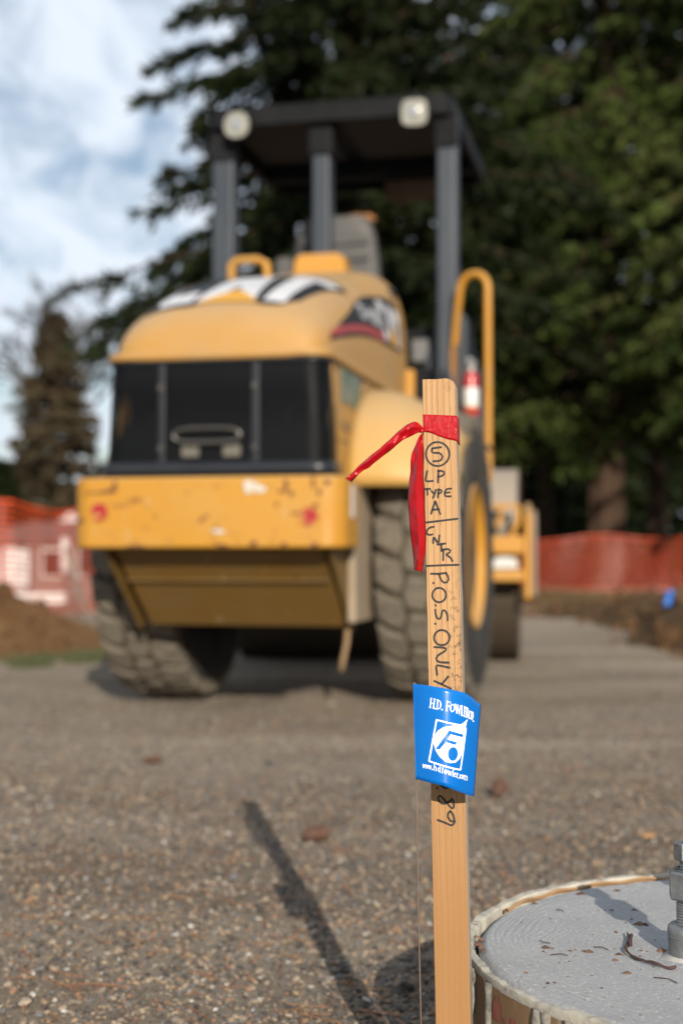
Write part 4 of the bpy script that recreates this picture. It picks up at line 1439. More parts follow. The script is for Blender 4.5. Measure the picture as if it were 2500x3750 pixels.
# console and shields beside the hood
sub(MB().prism([(0.46, 1.56), (0.60, 1.30), (0.80, 1.30), (0.80, 1.50), (0.72, 1.92), (0.66, 1.98), (0.56, 1.98)], 0.03, 'y', 1.02), 'side_shield', rops_m.m, bevel=0.006)
sub(MB().box(0.30, 0.58, 1.15, 1.5, 1.78, 1.90), 'console_top', black_m.m, bevel=0.02)
sub(MB().box(0.40, 0.50, 1.08, 1.148, 1.70, 1.83), 'gauge_box', simple('grey_box', (0.15, 0.15, 0.15), 0.6), bevel=0.015)
sub(MB().box(0.38, 0.56, 0.66, 0.80, 1.281, 1.62), 'step_box', black_m.m, bevel=0.01)
sub(MB().box(0.452, 0.50, 0.59, 0.64, 1.40, 1.60), 'hinge_block', yellow_m, bevel=0.01)
# handrail on the right
rail = [(0.862, 0.70, 1.14), (0.862, 0.70, 1.9), (0.862, 0.70, 2.0)] + [(0.862 - 0.075 + 0.075 * math.cos(a), 0.70 + 0.03 * (1 - math.cos(a)), 2.02 + 0.08 * math.sin(a)) for a in np.linspace(0.1, PI * 0.92, 9)] + [(0.69, 0.80, 1.90), (0.665, 0.86, 1.72), (0.66, 0.90, 1.45)]
sub(MB().tube(rail, 0.0195, 12), 'handrail', yellow_m, smooth=60)
sub(MB().prism([(0.66, 1.12), (0.885, 1.03), (0.885, 1.16), (0.70, 1.32), (0.66, 1.32)], 0.03, 'y', 0.66), 'rail_bracket', yellow_m, bevel=0.006)
sub(MB().box(0.70, 0.715, 0.60, 0.63, 1.30, 1.72), 'rust_streaked_rod', simple('rusty_rod', (0.22, 0.11, 0.05), 0.8))

# drum and its yoke
STEER = math.radians(4.5)


def steered(o):
    """the drum frame is turned a little about the articulation joint"""
    p = Vector((0.03, 1.45, 0)); q = Matrix.Rotation(STEER, 3, 'Z') @ Vector((0, 1.45, 0))
    o.location = p - q
    o.rotation_euler = (0, 0, STEER)
    return o


DX, DY, DR = 0.90, 2.62, 0.61
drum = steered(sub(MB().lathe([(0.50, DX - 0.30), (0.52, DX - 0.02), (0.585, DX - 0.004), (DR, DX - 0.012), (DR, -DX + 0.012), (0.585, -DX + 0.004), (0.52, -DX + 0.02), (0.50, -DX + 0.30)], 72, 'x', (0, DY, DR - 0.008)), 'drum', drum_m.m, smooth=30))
for sx in (1, -1):
    sub(MB().lathe([(0.0, sx * 0.80), (0.2, sx * 0.80), (0.24, sx * 0.76), (0.48, sx * 0.66)], 40, 'x', (0, DY, DR - 0.008)), 'drum_head', under_m, drum)
    # side plates of the yoke
    a, b = sorted((sx * 0.935, sx * 0.975))
    steered(sub(MB().prism([(1.86, 0.40), (1.98, 0.36), (3.3, 0.42), (3.3, 0.92), (1.98, 0.97), (1.86, 0.90)], b - a, 'x', a), 'yoke_side', yellow_m, bevel=0.012))
    c, d = sorted((sx * 0.977, sx * 1.005))
    steered(sub(MB().prism([(1.93, 0.42), (2.0, 0.385), (3.2, 0.44), (3.2, 0.90), (2.0, 0.93), (1.93, 0.86)], d - c, 'x', c), 'drum_support_plate', simple('dusty_pale_plate', (0.33, 0.25, 0.19), 0.85, var=0.4, vs=5), bevel=0.01))
steered(sub(MB().box(-0.934, 0.934, 1.80, 1.92, 0.665, 0.775), 'yoke_beam', yellow_m, bevel=0.015))
steered(sub(MB().box(-0.934, 0.934, 1.80, 1.92, 0.505, 0.575), 'yoke_beam', yellow_m, bevel=0.012))
steered(sub(MB().box(-0.90, 0.90, 1.87, 1.90, 0.576, 0.664), 'beam_web', yellow_m))
for xx in (0.82, -0.82):
    pts = [(xx + 0.078 * math.copysign(abs(math.cos(a)) ** 0.6, math.cos(a)), 0.579 + 0.072 * abs(math.sin(a)) ** 0.7) for a in np.linspace(0, PI, 13)]
    steered(sub(MB().prism(pts, 0.05, 'y', 1.815), 'white_reservoir', simple('white_plastic', (0.70, 0.69, 0.66), 0.5, var=0.2, vs=12), bevel=0.008))
for x0, x1 in ((0.74, 0.80), (0.86, 0.90), (0.30, 0.5), (-0.5, -0.3), (-0.86, -0.8)):
    steered(sub(MB().tube([(x0, 1.84, 0.77), ((x0 + x1) / 2 + 0.02, 1.85, 0.86), (x1, 1.88, 0.95)], 0.016, 8), 'hose_bracket', yellow_m))
steered(sub(MB().box(-0.9, 0.9, 1.91, 1.96, 0.94, 0.965), 'scraper_bar', yellow_m, bevel=0.004))
tb = []
for xx in (0.76, 0.79):
    tb.append(steered(sub(MB().tube([(xx, 1.80, 0.92), (xx - 0.05, 1.79, 0.86), (xx - 0.01, 1.80, 0.79)], 0.012, 8), 'hydraulic_hose', dark_m)))

# fire extinguisher hung on the rail: a thing of its own
def roller_point(x, y, z):
    c, s = math.cos(-YAW), math.sin(-YAW)
    return (-0.25 + x * c - y * s, 6.7 + x * s + y * c, z)


ext = thing('fire_extinguisher', 'red fire extinguisher with white label hung inside the yellow handrail', 'extinguisher', roller_point(0.782, 0.645, 1.285), -YAW)
red_m = simple('glossy_red_paint', (0.50, 0.010, 0.016), 0.28, var=0.25, vs=6)
MB().lathe([(0.0, 0.0), (0.033, 0.0), (0.038, 0.010), (0.038, 0.265), (0.033, 0.288), (0.020, 0.30), (0.0, 0.302)], 24).build('cylinder_body', red_m, ext, smooth=60)
MB().lathe([(0.0385, 0.123), (0.0389, 0.125), (0.0389, 0.215), (0.0385, 0.217)], 24).build('label_band', simple('white_label', (0.8, 0.8, 0.78), 0.5), ext)
MB().lathe([(0.0385, 0.112), (0.0389, 0.113), (0.0389, 0.122), (0.0385, 0.123)], 24).build('orange_band', simple('orange_band', (0.7, 0.25, 0.02), 0.5), ext)
mb = MB()
mb.lathe([(0.018, 0.30), (0.018, 0.325), (0.024, 0.33), (0.024, 0.35), (0, 0.352)], 12)
mb.box(-0.012, 0.012, -0.06, 0.03, 0.352, 0.362); mb.box(-0.012, 0.012, -0.055, 0.0, 0.335, 0.343)
mb.build('valve_head', simple('pale_metal_valve', (0.55, 0.55, 0.52), 0.35, 0.5), ext)
MB().tube([(0.025, 0, 0.335), (0.045, 0.01, 0.32), (0.050, 0.01, 0.22), (0.045, 0.005, 0.12)], 0.008, 8).build('discharge_hose', dark_m, ext)


# ------------------------------------------------------------------ survey stake
S_R, S_UP, S_N = Vector((0.97388956, -0.22484012, 0.03140135)), Vector((-0.00888929, 0.1004452, 0.99490288)), Vector((-0.2268482, -0.96920466, 0.09582387))
SL = 0.862
stake = thing('survey_stake', 'upright wooden survey stake lettered in black marker beside the concrete pier', 'stake')
s_base = Vector((0.10937794, 1.59, 0.85766848)) - S_UP * SL
M4 = Matrix((S_R, -S_N, S_UP)).transposed().to_4x4()
M4.translation = s_base
stake.matrix_world = M4
wood = Mat('pine_wood', (0.56, 0.325, 0.145), 0.62, spec=0.25)
wv = wood.coord((1, 0.6, 0.012))
wood.mix(wood.noise(1, 3, 0.5, wood.coord((1, 1, 5)), 0.35, 0.7), (0.60, 0.39, 0.20), 0.6)
wood.mix(wood.noise(210, 4, 0.6, wv, 0.42, 0.66), (0.40, 0.205, 0.080), 0.55)
sepz = wood.n('ShaderNodeSeparateXYZ'); wood.L(wood.tc.outputs['Object'], sepz.inputs[0])
wob = wood.noise(9, 3, 0.5, wood.coord((1, 1, 0.6)), 0, 1)
ringx = wood.math('ADD', sepz.outputs['X'], wood.math('MULTIPLY', wob, 0.007))
sin = wood.math('SINE', wood.math('MULTIPLY', ringx, 950.0), 0.0)
wood.mix(wood.ramp(sin, 0.72, 1.0), (0.30, 0.14, 0.05), 0.65)
wood.mix(wood.noise(600, 2, 0.6, wood.coord((1, 1, 0.12)), 0.60, 0.72), (0.25, 0.12, 0.05), 0.45)
up = wood.ramp(sepz.outputs['Z'], 0.55, 0.25)
wood.mix(up, (0.37, 0.185, 0.062), 0.85)
# smears of soil near the flag
dz = wood.math('MULTIPLY', wood.ramp(sepz.outputs['Z'], 0.66, 0.58), wood.ramp(sepz.outputs['Z'], 0.42, 0.50))
dx = wood.ramp(sepz.outputs['X'], 0.0, 0.015)
dirt = wood.math('MULTIPLY', wood.math('MULTIPLY', dz, dx), wood.noise(150, 5, 0.7, lo=0.50, hi=0.60))
wood.mix(dirt, (0.10, 0.055, 0.03), 0.85)
smz = wood.math('MULTIPLY', wood.ramp(sepz.outputs['Z'], 0.505, 0.485), wood.ramp(sepz.outputs['Z'], 0.445, 0.47))
wood.mix(wood.math('MULTIPLY', smz, wood.noise(70, 4, 0.6, lo=0.45, hi=0.65)), (0.22, 0.13, 0.07), 0.6)
wood.mix(wood.noise(240, 3, 0.6, lo=0.70, hi=0.74), (0.10, 0.055, 0.03), 0.6)
wood.bump(wood.noise(420, 4, 0.7, wood.coord((1, 1, 0.08)), 0.2, 0.8), 0.25, 0.0008)
grey_wood = Mat('weathered_grey_wood', (0.46, 0.37, 0.28), 0.8)
grey_wood.mix(grey_wood.noise(300, 4, 0.6, grey_wood.coord((1, 1, 0.05)), 0.4, 0.7), (0.30, 0.22, 0.15), 0.6)


def slant(z):
    return 0.0042 * (SL - z)


def make_stake():
    zs = list(np.linspace(-0.10, SL - 0.016, 46))
    jit = random.Random(3)
    left = [(-0.0192 + slant(z) + jit.gauss(0, 0.00012), z) for z in zs] + [(-0.0192, SL + 0.0006)]
    right = [(0.0180 + slant(z) + jit.gauss(0, 0.00014), z) for z in zs]
    topr = [(0.0176, SL - 0.0085), (0.0158, SL - 0.0040), (0.0112, SL - 0.0008), (0.006, SL + 0.0003), (-0.004, SL - 0.0002), (-0.012, SL + 0.0004)]
    poly = right + topr + left[::-1]
    mb = MB().prism(poly, 0.0185, 'y', 0.0)
    o = mb.build('board', [wood.m, grey_wood.m], stake, smooth=30, bevel=0.0007, seg=2)
    for p in o.data.polygons:
        if abs(p.normal.x) > 0.7 or p.normal.y > 0.7:
            p.material_index = 1
    knot = MB()
    for k, r in enumerate((0.0085, 0.0062, 0.0038)):
        pts = [(0.0172 - r * math.cos(a) * 1.25, SL - 0.0095 + r * math.sin(a) * 0.9 - k * 0.0004) for a in np.linspace(-0.9, 1.25, 12)]
        pts = [(min(a, 0.0178), b) for a, b in pts]
        knot.strokes([pts], 0.0006, lambda a, b, l: (a, -0.00025, b))
    knot.build('knot_rings', simple('dark_knot_wood', (0.34, 0.18, 0.075), 0.7), stake, smooth=0)


make_stake()
ink = Mat('black_marker_ink', (0.022, 0.020, 0.022), 0.6, spec=0.3)
ink.mix(ink.noise(700, 3, 0.6, ink.coord((1, 1, 0.25)), 0.55, 0.75), (0.13, 0.085, 0.05), 0.7)
PEN = [[[-7.4,-72.2],[-3.6,-71.6],[0.2,-72.2],[3.7,-73.9],[6.7,-76.5],[8.8,-79.8],[10.0,-83.6],[10.1,-87.5],[9.1,-91.3],[7.1,-94.6],[4.3,-97.1],[0.8,-98.8],[-3.0,-99.3],[-6.8,-98.8],[-10.3,-97.1],[-13.3,-94.5],[-15.4,-91.2],[-16.6,-87.4],[-16.7,-83.5],[-15.7,-79.7],[-13.7,-76.4],[-10.9,-73.8],[-7.4,-72.2]],[[0.9,-77.9],[-9.3,-78.8],[-10.4,-84.7],[-5.1,-83.6],[0.8,-84.9],[3.5,-88.8],[0.9,-93.3],[-8.5,-93.4]],[[-15.4,-104.0],[-17.9,-115.9],[-8.9,-115.5]],[[-2.8,-103.7],[-3.5,-117.6]],[[-3.3,-104.7],[1.5,-103.9],[4.7,-105.9],[4.3,-108.8],[1.4,-110.8],[-2.7,-111.2]],[[-19.1,-124.3],[-12.3,-124.3]],[[-15.7,-124.2],[-15.4,-130.9]],[[-11.2,-126.5],[-8.1,-129.8]],[[-5.8,-125.6],[-9.2,-134.6]],[[-2.9,-125.0],[-3.8,-134.3]],[[-3.4,-125.4],[0.6,-125.6],[1.6,-127.8],[0.0,-129.4],[-3.0,-130.0]],[[11.3,-125.0],[4.9,-125.1],[3.3,-133.5],[10.4,-133.6]],[[4.3,-129.5],[9.5,-129.0]],[[-7.1,-138.5],[-11.7,-152.2]],[[-6.8,-138.8],[-1.5,-153.1]],[[-10.5,-148.0],[-3.0,-147.5]],[[-18.3,-161.9],[-4.9,-160.8],[17.6,-158.9]],[[-8.7,-166.8],[-13.0,-166.6],[-16.8,-169.7],[-18.0,-172.9],[-16.7,-175.6],[-13.7,-176.2],[-10.5,-175.3]],[[-10.1,-185.1],[-9.6,-176.9],[-4.2,-186.7],[-2.8,-176.6]],[[-5.3,-186.9],[3.8,-185.9]],[[-1.0,-186.2],[-0.9,-194.2]],[[0.8,-204.4],[1.2,-192.7]],[[0.5,-192.7],[6.3,-191.8],[10.4,-193.3],[8.6,-196.6],[2.0,-198.2],[6.7,-199.2],[10.2,-202.5],[11.0,-205.7]],[[-17.8,-210.2],[-0.4,-209.9],[17.9,-210.0]],[[-13.2,-218.9],[-4.9,-219.4],[4.2,-218.5]],[[-4.0,-219.8],[-3.0,-225.0],[0.8,-229.6],[4.9,-230.2],[7.0,-226.2],[6.4,-221.7],[3.3,-218.7]],[[-10.6,-228.9],[-10.3,-229.7]],[[-6.7,-235.0],[-4.6,-234.7],[-2.4,-234.9],[-0.3,-235.9],[1.4,-237.3],[2.6,-239.2],[3.3,-241.4],[3.3,-243.7],[2.8,-245.9],[1.6,-247.9],[-0.0,-249.4],[-2.0,-250.4],[-4.2,-250.8],[-6.4,-250.5],[-8.4,-249.6],[-10.1,-248.1],[-11.4,-246.2],[-12.0,-244.0],[-12.1,-241.7],[-11.5,-239.5],[-10.4,-237.6],[-8.7,-236.0],[-6.7,-235.0]],[[-8.8,-253.5],[-8.4,-254.4]],[[-9.0,-258.7],[-8.6,-265.1],[-5.8,-270.1],[-2.9,-268.7],[-1.7,-262.6],[-1.0,-257.3],[2.5,-260.0],[4.8,-265.4],[4.5,-270.9]],[[-9.4,-273.7],[-8.9,-274.4]],[[-4.9,-281.4],[-2.5,-281.0],[0.0,-281.3],[2.3,-282.3],[4.2,-283.8],[5.6,-285.8],[6.4,-288.1],[6.4,-290.5],[5.8,-292.8],[4.5,-294.8],[2.7,-296.5],[0.4,-297.5],[-2.0,-297.9],[-4.5,-297.6],[-6.8,-296.7],[-8.7,-295.2],[-10.1,-293.2],[-10.9,-290.9],[-10.9,-288.5],[-10.3,-286.2],[-9.0,-284.1],[-7.2,-282.5],[-4.9,-281.4]],[[-10.8,-299.6],[-3.6,-300.1],[3.7,-301.1],[1.7,-304.0],[-7.4,-308.7],[-10.1,-312.2],[-7.9,-315.6],[-2.1,-316.6],[5.1,-316.7]],[[5.9,-322.4],[-2.2,-320.5],[-9.5,-318.9],[-8.2,-329.9]],[[-11.4,-336.5],[-3.4,-340.1],[6.8,-345.1]],[[-3.4,-340.1],[0.7,-335.8],[3.9,-331.8]],[[-8.2,-444.3],[-6.5,-449.3],[-2.6,-452.1],[2.0,-451.5],[4.9,-448.7]],[[-10.6,-451.1],[-10.0,-451.9]],[[5.7,-463.1],[0.5,-467.6],[-5.2,-468.7],[-9.5,-465.8],[-10.5,-461.0],[-7.8,-458.6],[-3.9,-462.6],[1.1,-468.7],[5.2,-473.4],[7.7,-473.8],[8.0,-468.6],[6.1,-463.2]],[[3.8,-475.8],[0.1,-477.5],[0.0,-482.5],[3.0,-486.9],[7.0,-488.2],[8.4,-484.6],[7.1,-479.7],[3.8,-475.8]],[[-10.3,-485.4],[-2.1,-488.3],[5.8,-491.8],[8.4,-486.3]]]
PEN[1:2] = [PEN[1][:2], PEN[1][1:]]        # the bar of the figure 5 is a stroke of its own
k = 0
for count in (1, 2, 1, 2, 2, 2, 2, 2, 3, 1, 1, 1, 2, 2, 1, 2, 1, 1, 1, 1, 1, 1, 1, 1, 2, 1, 1, 1, 2):
    # one part per written character or ruled line
    MB().strokes([[(a / 1000, SL + b / 1000) for a, b in ln] for ln in PEN[k:k + count]], 0.0023, lambda a, b, l: (a, -0.00022, b)).build('marker_letter', ink.m, stake, smooth=0)
    k += count
assert k == len(PEN), (k, len(PEN))

# red flagging tied round the stake
red = Mat('red_plastic_ribbon', (0.62, 0.002, 0.010), 0.36, spec=0.35)
red.mix(red.noise(60, 4, 0.6, lo=0.5, hi=0.7), (0.50, 0.002, 0.008), 0.6)
rtr = red.n('ShaderNodeBsdfTranslucent'); rtr.inputs[0].default_value = (0.75, 0.01, 0.03, 1)
rmx = red.n('ShaderNodeMixShader'); rmx.inputs[0].default_value = 0.25
red.L(red.p.outputs[0], rmx.inputs[1]); red.L(rtr.outputs[0], rmx.inputs[2]); red.L(rmx.outputs[0], red.out.inputs[0])
red.bump(red.noise(110, 5, 0.6, red.coord((1, 1, 0.5)), 0.2, 0.8), 0.35, 0.002)
ribbon = thing('flagging_ribbon', 'red plastic ribbon knotted round the stake with two loose tails', 'ribbon')
ribbon.matrix_world = M4
K = 0.0001071
rx = lambda cx: (cx - 1020) * K
rz = lambda cy: SL - (cy - 103) * K


def interp(pts, n):
    pts = np.array(pts, float)
    d = np.concatenate([[0], np.cumsum(np.hypot(*np.diff(pts, axis=0).T))])
    t = np.linspace(0, d[-1], n)
    return np.stack([np.interp(t, d, pts[:, 0]), np.interp(t, d, pts[:, 1])], -1)


def ribbon_band():
    top = interp([(842, 474), (1020, 490), (1200, 508)], 20)
    bot = interp([(842, 655), (890, 662), (930, 676), (1000, 710), (1100, 750), (1200, 774)], 20)
    rows = []
    for i in range(20):
        col = []
        for j in range(12):
            v = j / 11
            p = top[i] * (1 - v) + bot[i] * v
            t = i / 19
            crease = 0.0011 * math.exp(-((p[1] - (645 - 40 * t)) / 14) ** 2) + 0.0007 * math.exp(-((p[1] - (655 + 20 * t)) / 10) ** 2) * (1 - 0.4 * t)
            col.append((rx(p[0]), -0.0007 - crease - 0.0002 * math.sin(i * 1.3 + j * 2), rz(p[1])))
        rows.append(col)
    xr = 0.0186
    for y, dz in ((0.002, 0.0005), (0.010, 0.0012), (0.0192, 0.0016)):
        src = rows[19]
        rows.append([(xr + 0.0006, y, z - dz * (k / 11)) for k, (x, _, z) in enumerate(src)])
    zt, zb = rows[-1][0][2], rows[-1][-1][2]
    for x in (0.010, 0.0, -0.010, -0.0198):
        f = (0.0186 - x) / 0.0384
        rows.append([(x, 0.0196, (zt + (zb - zt) * k / 11) * (1 - f * 0.55) + rz(640) * f * 0.55) for k in range(12)])
    rows.append([(-0.0201, 0.010, rz(600 + 8 * k)) for k in range(12)])
    rows.append([(-0.0201, 0.000, rz(612 + 6 * k)) for k in range(12)])
    o = MB().grid(rows).build('band', red.m, ribbon, smooth=60)
    o.modifiers.new('film', 'SOLIDIFY').thickness = 0.0003
    kn = MB()
    rr = random.Random(2)
    for i in range(7):
        a = i * 0.9
        kn.tube([(-0.0205 + 0.0022 * math.cos(a + t * 2.2), -0.001 + 0.002 * math.sin(a + t * 2.2), rz(640) + 0.0045 * (t - 0.5) * (1 if i % 2 else -1)) for t in np.linspace(0, 1, 7)], 0.0013, 6)
    kn.build('knot', red.m, ribbon, smooth=60)


def ribbon_tail(A, B, n, depth, fold, seed, crump, notch):
    a, b = interp(A, n), interp(B, n)
    R = np.random.RandomState(seed)
    W = 9
    ph = R.uniform(0, 6, 8)
    rows = []
    for i in range(n):
        t = i / (n - 1)
        row = []
        for j in range(W):
            v = j / (W - 1)
            p = a[i] * (1 - v) + b[i] * v
            if i == n - 1 and notch:
                p = p + np.array(notch) * (1.0 if j % 2 else -0.4) * R.uniform(0.5, 1)
            y = depth(t) + fold(t, v)
            y += crump(t) * (math.sin(t * 23 + ph[0] + v * 4) * 0.5 + math.sin(t * 41 + ph[1] - v * 7) * 0.3 + math.sin(t * 11 + v * 9 + ph[2]) * 0.4)
            row.append((rx(p[0]), y, rz(p[1])))
        rows.append(row)
    o = MB().grid(rows).build('tail', red.m, ribbon, smooth=35)
    o.modifiers.new('film', 'SOLIDIFY').thickness = 0.00025
    return o


ribbon_band()
ribbon_tail([(838, 612), (815, 580), (770, 551), (735, 560), (690, 590), (600, 665), (520, 750), (430, 840), (330, 910), (240, 985), (150, 1055), (75, 1125), (45, 1143)],
            [(836, 648), (810, 668), (790, 680), (755, 695), (720, 712), (640, 760), (570, 830), (480, 900), (400, 965), (300, 1045), (245, 1070), (180, 1120), (100, 1188)],
            64, lambda t: -0.002 - 0.020 * math.sin(t * 2.2), lambda t, v: -0.006 * (1 - abs(2 * v - 0.9)) * (0.4 + 0.6 * math.sin(2.5 * t + 0.6)), 4, lambda t: 0.0024 if t < 0.35 else 0.0012 + (0.0014 if t > 0.85 else 0), (16, -14))
ribbon_tail([(822, 676), (800, 712), (775, 770), (748, 840), (730, 890), (718, 980), (712, 1080), (700, 1200), (690, 1330), (690, 1450), (700, 1600), (710, 1750), (725, 1900), (733, 2050), (738, 2112)],
            [(842, 690), (845, 760), (847, 830), (848, 950), (852, 1100), (855, 1250), (860, 1450), (868, 1650), (868, 1800), (865, 1900), (845, 2000), (828, 2080), (820, 2138)],
            80, lambda t: -0.001 - 0.010 * math.sin(t * 2.6), lambda t, v: -0.011 * (1 - abs((v - 0.62) / (0.62 if v < 0.62 else 0.38))) * min(1, t * 4), 9, lambda t: 0.0026 if t < 0.32 else 0.0011 + (0.0012 if t > 0.9 else 0), (0, -14))

# ------------------------------------------------------------------ blue marking flag in front of the stake
flag = thing('marking_flag', 'blue utility flag with white lettering in front of the wooden stake', 'flag', (0.094, 1.5, 0), group='blue marking flags')
FX, FZ, FK = 0.0432 - 0.094, 0.5543, 0.0001102
blue = Mat('blue_vinyl', (0.0, 0.185, 0.66), 0.25, spec=0.28)
blue.mix(blue.noise(14, 4), (0.0, 0.135, 0.55), 0.7)
blue.bump(blue.noise(30, 3, 0.5, lo=0.2, hi=0.8), 0.10, 0.002)


def f_u(cx, cy):
    xl = 297 + (cy - 276) * 19 / 887
    xr = 952 - (cy - 483) * 80 / 865
    return (cx - xl) / (xr - xl)


def f_y(u):
    return -0.012 + 0.085 * (u - 0.42) ** 2 + 0.0012 * math.sin(u * 9)


def f_pt(cx, cy, lift=0.0):
    return (FX + cx * FK, f_y(f_u(cx, cy)) - lift - (cy - 700) * FK * 0.14, FZ - cy * FK)


def flag_sheet():
    T = np.array([(297, 276), (430, 283), (560, 300), (680, 325), (780, 352), (860, 405), (905, 450), (952, 483)], float)
    B = np.array([(316, 1163), (440, 1185), (560, 1203), (640, 1235), (720, 1275), (790, 1310), (835, 1332), (872, 1348)], float)
    n = 36
    t = interp(T, n); b = interp(B, n)
    rows = []
    # the sleeve folded round the wire at the left
    for a in np.linspace(-2.6, -0.2, 6):
        rows.append([(FX + (t[0][0] * (1 - v) + b[0][0] * v) * FK + 0.0022 + 0.0024 * math.cos(PI + a * 0 + (a + 0.2) * 0.95 * -1), f_y(0) + 0.0024 * math.sin((a + 0.2) * -0.95) - ((t[0][1] * (1 - v) + b[0][1] * v) - 700) * FK * 0.14, FZ - (t[0][1] * (1 - v) + b[0][1] * v) * FK) for v in np.linspace(0, 1, 26)])
    for i in range(n):
        rows.append([f_pt(*(t[i] * (1 - v) + b[i] * v)) for v in np.linspace(0, 1, 26)])
    o = MB().grid(rows).build('flag_sheet', blue.m, flag, smooth=70)
    o.modifiers.new('film', 'SOLIDIFY').thickness = 0.0003
    return o


sheet = flag_sheet()
ink_w = Mat('white_screen_print', (1.3, 1.3, 1.3), 0.4)
ink_w.mix(ink_w.noise(260, 3, 0.6, lo=0.62, hi=0.72), (0.25, 0.42, 0.75), 0.6)

SERIF = {   # pen strokes in a unit cell: (points, weight); stems carry slab serifs
    'H': [([(.2, 0), (.2, 1)], 1.3), ([(.8, 0), (.8, 1)], 1.3), ([(.2, .5), (.8, .5)], .6), ([(.02, .03), (.38, .03)], .45), ([(.62, .03), (.98, .03)], .45), ([(.02, .97), (.38, .97)], .45), ([(.62, .97), (.98, .97)], .45)],
    'D': [([(.22, 0), (.22, 1)], 1.3), ([(.05, .04), (.45, .04), (.72, .12), (.85, .35), (.86, .62), (.74, .86), (.46, .96), (.05, .96)], .85), ([(.84, .3), (.85, .5), (.84, .7)], 1.3)],
    'F': [([(.24, 0), (.24, 1)], 1.4), ([(.05, .96), (.95, .96)], .6), ([(.95, .97), (.95, .74)], .45), ([(.24, .52), (.68, .52)], .6), ([(.68, .64), (.68, .40)], .45), ([(.04, .03), (.5, .03)], .5)],
    'O': [([(.5, .03), (.25, .12), (.13, .35), (.13, .65), (.25, .88), (.5, .97), (.75, .88), (.87, .65), (.87, .35), (.75, .12), (.5, .03)], 1.0), ([(.13, .32), (.13, .68)], 1.3), ([(.87, .32), (.87, .68)], 1.3)],
    'W': [([(.08, .97), (.28, .03)], 1.2), ([(.28, .03), (.48, .9)], .7), ([(.48, .9), (.70, .03)], 1.2), ([(.70, .03), (.92, .97)], .7), ([(-.04, .97), (.22, .97)], .45), ([(.36, .97), (.60, .97)], .45), ([(.80, .97), (1.04, .97)], .45)],
    'L': [([(.26, 0), (.26, 1)], 1.4), ([(.05, .97), (.48, .97)], .45), ([(.05, .04), (.95, .04)], .6), ([(.95, .03), (.95, .28)], .5)],
    'E': [([(.24, 0), (.24, 1)], 1.4), ([(.05, .96), (.92, .96)], .6), ([(.92, .97), (.92, .76)], .45), ([(.24, .52), (.7, .52)], .6), ([(.05, .04), (.95, .04)], .6), ([(.95, .03), (.95, .26)], .5)],
    'R': [([(.22, 0), (.22, 1)], 1.3), ([(.05, .96), (.55, .96), (.8, .86), (.82, .66), (.62, .52), (.22, .50)], .9), ([(.5, .5), (.72, .25), (.86, .04), (1.0, .04)], 1.1), ([(.04, .03), (.42, .03)], .45)],
    'C': [([(.86, .78), (.74, .92), (.5, .97), (.26, .88), (.13, .65), (.13, .35), (.26, .12), (.5, .03), (.74, .08), (.88, .22)], .95), ([(.13, .3), (.13, .7)], 1.3), ([(.88, .97), (.88, .68)], .45)],
    '.': [([(.4, .06), (.6, .06)], 1.8)],
    'w': [([(.08, .97), (.28, .05)], 1.1), ([(.28, .05), (.48, .9)], .7), ([(.48, .9), (.70, .05)], 1.1), ([(.70, .05), (.92, .97)], .7), ([(-.02, .96), (.22, .96)], .5), ([(.80, .96), (1.02, .96)], .5)],
    'h': [([(.2, 0), (.2, 1.65)], 1.2), ([(.2, .75), (.45, .95), (.72, .88), (.8, .6), (.8, 0)], 1.0), ([(.02, .03), (.4, .03)], .5), ([(.6, .03), (.98, .03)], .5), ([(.02, 1.62), (.2, 1.62)], .5)],
    'd': [([(.8, 0), (.8, 1.65)], 1.2), ([(.8, .7), (.6, .93), (.32, .88), (.14, .5), (.3, .12), (.6, .06), (.8, .3)], 1.0), ([(.62, 1.62), (.8, 1.62)], .5), ([(.8, .04), (1, .04)], .5)],
    'f': [([(.36, 0), (.36, 1.3), (.5, 1.58), (.85, 1.55)], 1.1), ([(.08, .96), (.78, .96)], .5), ([(.1, .03), (.65, .03)], .5)],
    'o': [([(.5, .04), (.22, .18), (.14, .5), (.24, .84), (.5, .97), (.78, .84), (.86, .5), (.76, .16), (.5, .04)], 1.1)],
    'l': [([(.5, 0), (.5, 1.65)], 1.4), ([(.1, 1.62), (.5, 1.62)], .5), ([(.1, .03), (.9, .03)], .5)],
    'e': [([(.16, .52), (.84, .56), (.76, .86), (.48, .97), (.2, .82), (.14, .45), (.3, .1), (.6, .05), (.86, .22)], 1.0)],
    'r': [([(.3, 0), (.3, .97)], 1.2), ([(.3, .7), (.55, .93), (.85, .85)], 1.0), ([(.06, .03), (.6, .03)], .5), ([(.08, .95), (.3, .95)], .5)],
    'c': [([(.84, .76), (.6, .96), (.28, .85), (.14, .5), (.28, .13), (.58, .05), (.86, .22)], 1.1)],
    'm': [([(.12, 0), (.12, .95)], .9), ([(.12, .75), (.3, .95), (.46, .88), (.5, .6), (.5, 0)], .85), ([(.5, .75), (.68, .95), (.84, .88), (.88, .6), (.88, 0)], .85), ([(0, .03), (.24, .03)], .5), ([(.38, .03), (.62, .03)], .5), ([(.76, .03), (1.0, .03)], .5)],
}


def serif_text(cells, weight):
    for ch, bl, br, tl in cells:
        mb = MB()
        bl, br, tl = Vector(bl), Vector(br), Vector(tl)
        ux, uy = (br - bl) * 0.90, tl - bl
        bl = bl + (br - bl) * 0.05
        for pts, w in SERIF[ch]:
            mb.strokes([[tuple(bl + ux * a + uy * b) for a, b in pts]], weight * w, lambda a, b, l: f_pt(a, b, 0.0005))
        mb.build('printed_letter', ink_w.m, sheet, smooth=0)


